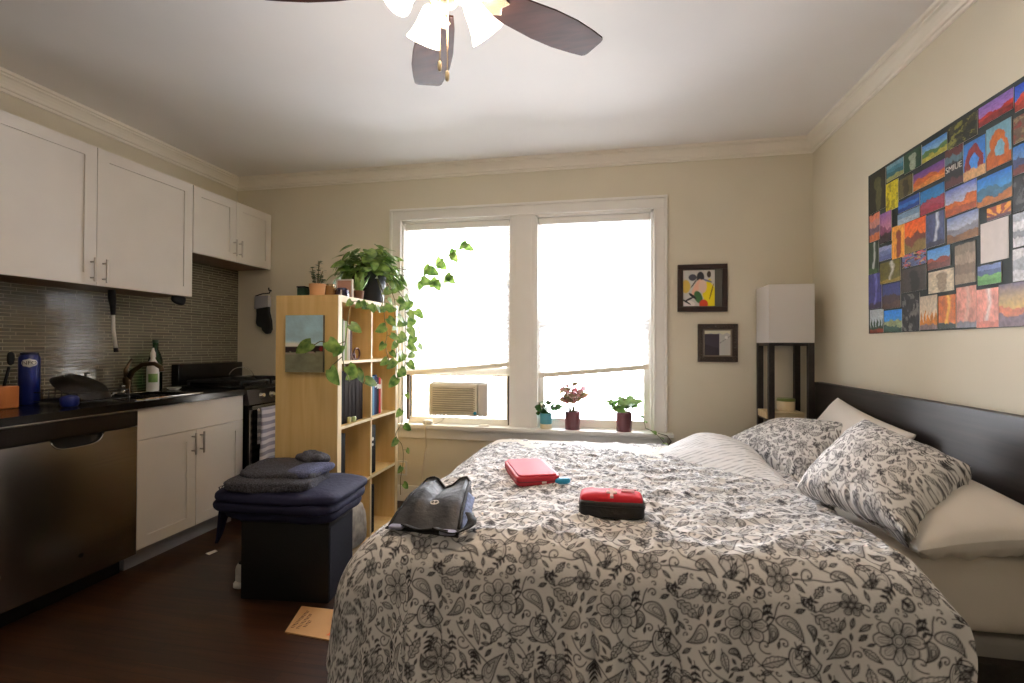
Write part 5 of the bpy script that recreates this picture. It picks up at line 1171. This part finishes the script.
# ---- collage board with postcards on the right wall
QX = XR-.006
BYF, BYN = 2.843, 1.77
tag(MB().bb(XR-.006, XR-.0005, BYN, BYF, 1.290, 2.122).build('collage_board', 'board'), 'large dark board on the right wall covered with travel postcards', 'board')
G = 'postcards on the collage board'
def scene_img(kind, c, seed, h=38, w=40):
    V, U = np.mgrid[0:1:h*1j, 0:1:w*1j]; V0, U0 = V, U; V = V+.16*(fbm(U0*5, V0*5, seed+31)-.5)+.05*(fbm(U0*16, V0*16, seed+5)-.5); U = U+.2*(fbm(U0*5, V0*5, seed+47)-.5); cs = [LIN(q) for q in c]; n = fbm(U*6, V*6, seed)[..., None]
    if kind == 'land':      # sky top, sky low, far, near
        im = cs[0]*(1-V[..., None]*1.4).clip(0, 1)+cs[1]*(V[..., None]*1.4).clip(0, 1)
        r1 = .48+.22*(fbm(U*3.5, V*0, seed+1)-.5)*2; im = np.where((V > r1)[..., None], cs[2]*(.6+.8*n), im)
        r2 = .72+.16*(fbm(U*5, V*0, seed+2)-.5)*2; im = np.where((V > r2)[..., None], cs[3]*(.55+.9*fbm(U*10, V*10, seed+4)[..., None]), im)
    elif kind == 'bands':
        im = np.zeros((h, w, 3)); k = (V+.12*(fbm(U*4, V*3, seed)-.5))*len(cs)
        for i, q in enumerate(cs): im = np.where((k >= i)[..., None], q*(.75+.5*n), im)
    elif kind == 'falls':   # rock, water, base
        im = cs[0]*(.5+n); k = np.clip(1-np.abs(U-.55-.08*np.sin(V*5))/.13, 0, 1)[..., None]; im = im*(1-k)+cs[1]*k; im = np.where((V > .85)[..., None], cs[2]*(.6+.8*n), im)
    elif kind == 'spots':
        im = np.tile(cs[0], (h, w, 1))*(.7+.6*n)
        for i in range(1, len(cs)):
            m = fbm(U*7+i*5, V*7, seed+i*3)[..., None] > .56; im = np.where(m, cs[i]*(.7+.6*n), im)
    elif kind == 'arch':    # sky, rock, ground
        im = cs[0]*(.8+.4*V[..., None]); R = np.hypot((U-.5)/.42, (V-.75)/.62); im = np.where((R < 1)[..., None], cs[1]*(.6+.8*n), im); im = np.where((np.hypot((U-.52)/.2, (V-.62)/.25) < 1)[..., None], cs[0]*1.1, im); im = np.where((V > .74)[..., None], cs[2]*(.6+.8*n), im)
    elif kind == 'trees':   # sky, tree, ground
        im = cs[0]*(.8+.4*V[..., None]); tt = .35+.4*np.abs(((U*5+.3*seed) % 1)-.5)*2+.1*n[..., 0]; im = np.where((V > tt)[..., None], cs[1]*(.6+.8*n), im); im = np.where((V > .85)[..., None], cs[2]*(.6+.8*n), im)
    elif kind == 'figure':  # back, figure
        im = cs[0]*(.7+.6*n); im = blob(im, U, V, .5, .3, .22, .2, c[1]); im = blob(im, U, V, .55, .65, .2, .4, c[1]); im = im*(.8+.4*fbm(U*14, V*14, seed)[..., None])
    elif kind == 'rays':
        a = np.arctan2(1-V, U-.5); im = np.where((np.sin(a*13) > 0)[..., None], cs[0], cs[1]); im = np.where((V > .75)[..., None], cs[2], im)
    else:
        im = np.tile(cs[0], (h, w, 1))*(.92+.16*n)
    gr = fbm(U0*18, V0*18, seed+60, 3)[..., None]; im = im*(.62+.76*gr) if kind != 'plain' else im
    return np.clip(im, 0, 1)
cards = [
 (870, 177, 215, 886, 'figure', ((34, 32, 24), (84, 84, 50)), 'dark olive card of a mossy figure at the board top left corner'),
 (887, 167, 183, 904, 'bands', ((110, 150, 170), (60, 120, 140), (40, 96, 110), (150, 150, 96)), 'teal seaside card in the top row, right of the olive corner card'),
 (904.5, 156, 175, 922, 'figure', ((22, 66, 44), (150, 160, 140)), 'plain green card with a small pale feather in the top row'),
 (922.5, 147.4, 164, 947.5, 'land', ((70, 130, 200), (150, 190, 210), (70, 110, 60), (170, 160, 60)), 'green valley and lake card in the top row beside the feather card'),
 (886.3, 185, 212.6, 898.6, 'spots', ((206, 190, 30), (150, 140, 30)), 'bright yellow card under the teal seaside card'),
 (899, 181, 200, 913.2, 'figure', ((92, 84, 46), (54, 48, 30)), 'olive brown photograph card beside the bright yellow card'),
 (913.6, 175.7, 192, 945.2, 'land', ((96, 60, 140), (150, 90, 130), (190, 96, 40), (206, 130, 60)), 'purple skied canyon amphitheatre card under the green valley card'),
 (898.7, 202.7, 214, 920, 'bands', ((30, 70, 150), (50, 110, 190), (30, 60, 130)), 'deep blue sea card under the olive brown photograph card'),
 (898.2, 215.2, 226, 920, 'bands', ((120, 150, 180), (170, 190, 206)), 'narrow pale blue card directly below the deep blue sea card'),
 (920.6, 192.8, 216.5, 945, 'land', ((20, 110, 180), (60, 140, 190), (150, 60, 80), (150, 40, 60)), 'blue skied crimson desert card under the canyon amphitheatre card'),
 (870, 216, 243, 880, 'bands', ((206, 120, 90), (190, 130, 120), (110, 90, 110), (190, 110, 70)), 'pink sunset beach card under the dark olive corner card'),
 (880.4, 215, 244.5, 892, 'land', ((140, 90, 160), (206, 140, 140), (130, 70, 100), (50, 34, 40)), 'violet dusk bison card beside the pink sunset card'),
 (892.3, 227.7, 259.8, 904.8, 'figure', ((232, 160, 60), (130, 50, 20)), 'yellow orange rider poster card beside the bison card'),
 (905, 223.8, 254.6, 926.3, 'land', ((226, 90, 20), (236, 120, 40), (120, 60, 40), (130, 110, 60)), 'orange skied canyon card right of the rider poster'),
 (926.6, 216.5, 248.8, 945.4, 'falls', ((70, 80, 120), (214, 220, 232), (60, 60, 80)), 'snowy peak and white waterfall card under the crimson desert card'),
 (868.9, 244.4, 275, 879, 'falls', ((40, 60, 34), (200, 206, 196), (60, 90, 40)), 'narrow green waterfall card at the board left edge'),
 (879.5, 248, 262, 891.8, 'bands', ((150, 160, 200), (110, 124, 170), (90, 100, 150)), 'small lavender blue card under the bison card'),
 (880.5, 264, 284.7, 901, 'falls', ((96, 90, 30), (214, 214, 206), (150, 130, 60)), 'mossy yellow card with a white cascade'),
 (902.5, 256, 269, 926.4, 'spots', ((40, 40, 40), (190, 170, 120), (206, 96, 90), (96, 110, 160)), 'dark card of small coloured figures under the orange skied canyon'),
 (901.5, 270.7, 293.4, 926.6, 'figure', ((66, 62, 56), (30, 28, 28)), 'grey brown card of bison beside the mossy cascade card'),
 (928, 251, 270.7, 950.8, 'land', ((70, 140, 210), (120, 170, 214), (150, 70, 50), (110, 60, 50)), 'red mountain under blue sky card above the cream map'),
 (928.8, 273, 294, 954.2, 'figure', ((206, 192, 166), (150, 134, 110)), 'cream map card with a grey brown shape'),
 (868.9, 275.5, 309.5, 882, 'falls', ((60, 60, 120), (120, 120, 190), (60, 50, 70)), 'violet blue canyon card at left edge below the green waterfall'),
 (883, 285.4, 309.5, 901, 'land', ((50, 60, 120), (70, 80, 130), (70, 56, 60), (90, 70, 60)), 'dusky blue mountain card below the mossy cascade card'),
 (870.2, 310.3, 333, 883.7, 'trees', ((190, 200, 206), (40, 70, 50), (130, 60, 40)), 'green pine tree card in the bottom left corner'),
 (884.6, 311, 332.5, 902.3, 'land', ((40, 130, 220), (70, 150, 220), (150, 160, 120), (60, 90, 80)), 'bright blue valley card second in the bottom row'),
 (902.6, 294.9, 331.5, 920, 'spots', ((40, 40, 42), (110, 108, 104), (20, 20, 20)), 'black and white forest card in the bottom row'),
 (920.3, 297, 330, 937.6, 'trees', ((214, 196, 170), (196, 120, 30), (130, 110, 110)), 'autumn orange tree card in the bottom row'),
 (939, 296.4, 328.6, 956.2, 'falls', ((190, 100, 30), (240, 190, 70), (60, 70, 60)), 'golden waterfall card in the bottom row'),
 (948.4, 129, 151, 977.9, 'spots', ((24, 30, 26), (130, 130, 60), (60, 60, 40)), 'black night card with yellowish lights in the top row'),
 (945.3, 152, 190, 963.4, 'bands', ((90, 40, 40), (90, 120, 130), (44, 46, 48), (36, 38, 40), (90, 50, 50)), 'dark lettered card with white writing'),
 (964, 145.8, 182.7, 986, 'arch', ((60, 130, 210), (130, 40, 40), (206, 160, 110)), 'red rock window card right of the lettered card'),
 (987, 130.5, 171.4, 1012.1, 'arch', ((120, 170, 190), (190, 100, 30), (180, 90, 24)), 'orange freestanding stone arch card'),
 (979, 109, 128.4, 1014, 'land', ((130, 100, 180), (170, 120, 190), (180, 50, 40), (130, 40, 34)), 'purple sky over red desert card in the top row'),
 (1015.4, 87.4, 113, 1046, 'land', ((30, 70, 190), (80, 120, 210), (190, 60, 40), (150, 50, 30)), 'deep blue sky over red rock card, last in the top row'),
 (1014.3, 119, 144.8, 1044, 'spots', ((96, 76, 60), (130, 110, 80), (120, 50, 40)), 'brown rock card under the last top row card'),
 (945.6, 192, 218.4, 977, 'land', ((90, 110, 190), (220, 224, 232), (206, 106, 40), (170, 80, 36)), 'orange spires and white cloud card under the lettered card'),
 (977.5, 180.7, 209, 1012.6, 'land', ((20, 110, 200), (80, 160, 210), (60, 110, 140), (180, 110, 50)), 'deep canyon under bright blue sky card beside the orange spires'),
 (1013.8, 147.9, 176.6, 1044, 'land', ((40, 110, 190), (120, 160, 200), (60, 70, 110), (110, 50, 40)), 'blue lake card at right under the brown rock card'),
 (1013.4, 179.6, 213, 1044, 'spots', ((40, 42, 44), (90, 90, 90), (24, 24, 24)), 'dark grey card above the snowy peak cards'),
 (987.5, 209, 221.5, 1011.7, 'rays', ((226, 150, 40), (150, 60, 30), (96, 56, 60)), 'sunburst card of orange rays above the blank white card'),
 (947.8, 219.5, 244.7, 979.3, 'land', ((110, 130, 180), (220, 224, 230), (140, 140, 150), (130, 90, 50)), 'snow mountain over brown slope card under the orange spires card'),
 (981, 224.6, 264, 1009, 'plain', ((216, 206, 200),), 'large blank white card'),
 (955.4, 246, 285, 975.9, 'bands', ((130, 116, 96), (160, 140, 116), (120, 100, 80), (150, 130, 104)), 'tall beige aerial view card left of the blank white card'),
 (978.5, 266.6, 286, 1002, 'bands', ((110, 130, 180), (70, 90, 130), (110, 170, 90), (90, 150, 70)), 'small blue and green field card below the blank white card'),
 (956.8, 288, 328, 976.5, 'falls', ((206, 140, 120), (214, 170, 150), (130, 130, 140)), 'dusty pink canyon wall card in the bottom row'),
 (976.9, 290.2, 328, 999.2, 'falls', ((226, 150, 130), (236, 220, 214), (206, 120, 100)), 'pale pink canyon card in the bottom row'),
 (999.6, 285, 327, 1034, 'land', ((110, 100, 120), (230, 190, 90), (206, 120, 80), (120, 100, 110)), 'large orange mountain sunset card, last in the bottom row'),
 (1013.4, 214.8, 248, 1044, 'bands', ((190, 196, 206), (226, 226, 230), (150, 156, 166), (220, 220, 224)), 'white snowy slope card right of the blank card'),
 (1013.4, 250, 282, 1044, 'bands', ((214, 214, 216), (170, 174, 180), (206, 206, 210)), 'pale grey ice card below the white snowy slope card'),
]
for i, (xl, yt, yb, xr, kind, cols, lab) in enumerate(cards):
    a = ax(xl, yt, QX); b_ = ax(xl, yb, QX); c_ = ax(xr, yt, QX)
    ya, yb_ = a[1], c_[1]; za, zb_ = b_[2], min(a[2], 2.121); za = max(za, 1.292); dpt = .0012+.0006*(i % 3)
    if kind in ('figure', 'bands', 'falls', 'plain', 'arch', 'trees', 'spots', 'rays', 'land'):
        im = scene_img(kind, cols, i*7+1)
    e = tag(thing('postcard', lab, 'postcard', (QX-dpt, (ya+yb_)/2, za), group=G), lab, 'postcard', G)
    MB().bb(QX-dpt, QX-.0001, yb_, ya, za, zb_).build('card_stock', 'paper', e)
    paint_grid(im, lambda u, v: (QX-dpt-.0003, ya+(yb_-ya)*u, za+(zb_-za)*v), 'printed_face', 'paintm', e)
    if 'lettered' in lab and 'dark lettered' in lab: text('SMIUE', .034, 'paper', e, (QX-dpt-.0008, (ya+yb_)/2, za+(zb_-za)*.47), (0, -1, .0), (0, 0, 1))

# ================================================================== CEILING FAN
FC = np.array([-.52, 1.494, 0])
fan = thing('ceiling_fan', 'ceiling fan with dark walnut blades and lit frosted glass bells', 'ceiling fan', (FC[0], FC[1], 2.3))
def lat(prof, nm, mt, z=0): MB().lathe(prof, (FC[0], FC[1], z), 36).build(nm, mt, fan, smooth='auto')
lat([(.075, 2.624), (.08, 2.60), (.06, 2.575)][::-1], 'canopy', 'brass')
lat([(.05, 2.43), (.11, 2.44), (.125, 2.47), (.125, 2.53), (.1, 2.565), (.05, 2.58)], 'motor_housing', 'brass')
lat([(.02, 2.345), (.045, 2.35), (.055, 2.365), (.055, 2.395), (.07, 2.40), (.07, 2.43)], 'light_hub', 'brass')
for k in range(5):
    a = math.radians(43.7+72*k); R = np.array(Matrix.Rotation(a, 3, 'Z')) @ np.array(Matrix.Rotation(math.radians(-4), 3, 'X'))
    out = [(.17, -.052), (.24, -.066), (.40, -.082), (.50, -.082), (.59, -.071), (.642, -.061), (.651, -.053), (.655, -.04), (.655, .04), (.651, .053), (.642, .061), (.59, .071), (.50, .082), (.40, .082), (.24, .066), (.17, .052)]
    bl_ = MB(); bl_.prism(out, -.003, .003, lambda p, q_, dd: tuple(np.array([FC[0], FC[1], 2.42])+R @ np.array([p, q_, dd])))
    bo = bl_.build('blade', 'fanwood', fan, bevel=.0015)
    ir = MB(); ir.prism([(.09, -.016), (.16, -.02), (.2, -.045), (.235, -.03), (.22, 0), (.235, .03), (.2, .045), (.16, .02), (.09, .016)], -.010, -.003, lambda p, q_, dd: tuple(np.array([FC[0], FC[1], 2.42])+R @ np.array([p, q_, dd])))
    ir.build('blade_iron', 'brass', bo, bevel=.002)
for k, adeg in enumerate((135, 47, 225, 315)):
    a = math.radians(adeg); dirv = np.array([math.cos(a), math.sin(a), 0]); tilt = math.radians(42)
    axv = dirv*math.sin(tilt)+np.array([0, 0, -math.cos(tilt)]); s0 = np.array([FC[0], FC[1], 2.405])+dirv*.05
    p1 = s0+dirv*.03+np.array([0, 0, -.004]); p2 = p1+axv*.03
    ar = MB().tube([s0, p1, p2], [.01, .011, .016], 10).build('lamp_arm', 'brass', fan, smooth=True)
    z_ = axv; x_ = np.cross(z_, [0, 0, 1]); x_ /= np.linalg.norm(x_); y_ = np.cross(z_, x_); Rm = np.stack([x_, y_, z_], 1)
    prof = [(.018, 0), (.028, .008), (.034, .03), (.04, .06), (.049, .088), (.062, .115), (.059, .115), (.046, .088), (.037, .06), (.031, .03), (.02, .012)]
    MB().lathe(prof, p2-axv*.012, 28, Rm, cap=False).build('glass_bell', 'bell', ar, smooth=True)
    MB().super(p2+axv*.068, (.05, .05, .06), 1, 1, 20, 12, Rm).build('light_bulb', 'bulb', ar, smooth=True)
for (px, zb, nm) in ((440, 2.105, 0), (447.5, 2.07, 1)):
    p = ay(px, 20, 1.46); x = p[0]; yy = 1.46
    chn = MB().tube([(x, yy, 2.36), (x, yy, zb+.03)], .0022, 6).build('pull_chain', 'brass', fan)
    MB().super((x, yy, zb+.012), (.014, .014, .036), .8, .9, 14, 10).build('chain_fob', mat('crystal_fob', (214, 196, 160), .2), chn, smooth=True)

# ================================================================== LIGHT
wd_ = bpy.data.worlds.new('sky'); S.world = wd_; wd_.use_nodes = True
bgn = wd_.node_tree.nodes['Background']; bgn.inputs[0].default_value = (.92, .94, 1.0, 1); bgn.inputs[1].default_value = 34.0
for (xa, xb) in ((WX0, MX0), (MX1, WX1)):
    ld = bpy.data.lights.new('window_portal', 'AREA'); ld.shape = 'RECTANGLE'; ld.size = xb-xa; ld.size_y = 1.6; ld.cycles.is_portal = True
    lo = bpy.data.objects.new('window_portal', ld); C.objects.link(lo); lo.location = ((xa+xb)/2, YB+T+.01, 1.4); lo.rotation_euler = (-pi/2, 0, 0)
vs = S.view_settings
S.display_settings.display_device = 'sRGB'; vs.view_transform = 'Standard'; vs.look = 'None'; vs.exposure = 0.0; vs.gamma = 1.0; vs.use_curve_mapping = False
S.cycles.max_bounces = 10; S.cycles.diffuse_bounces = 6; S.cycles.transparent_max_bounces = 16; S.cycles.sample_clamp_indirect = 6.0
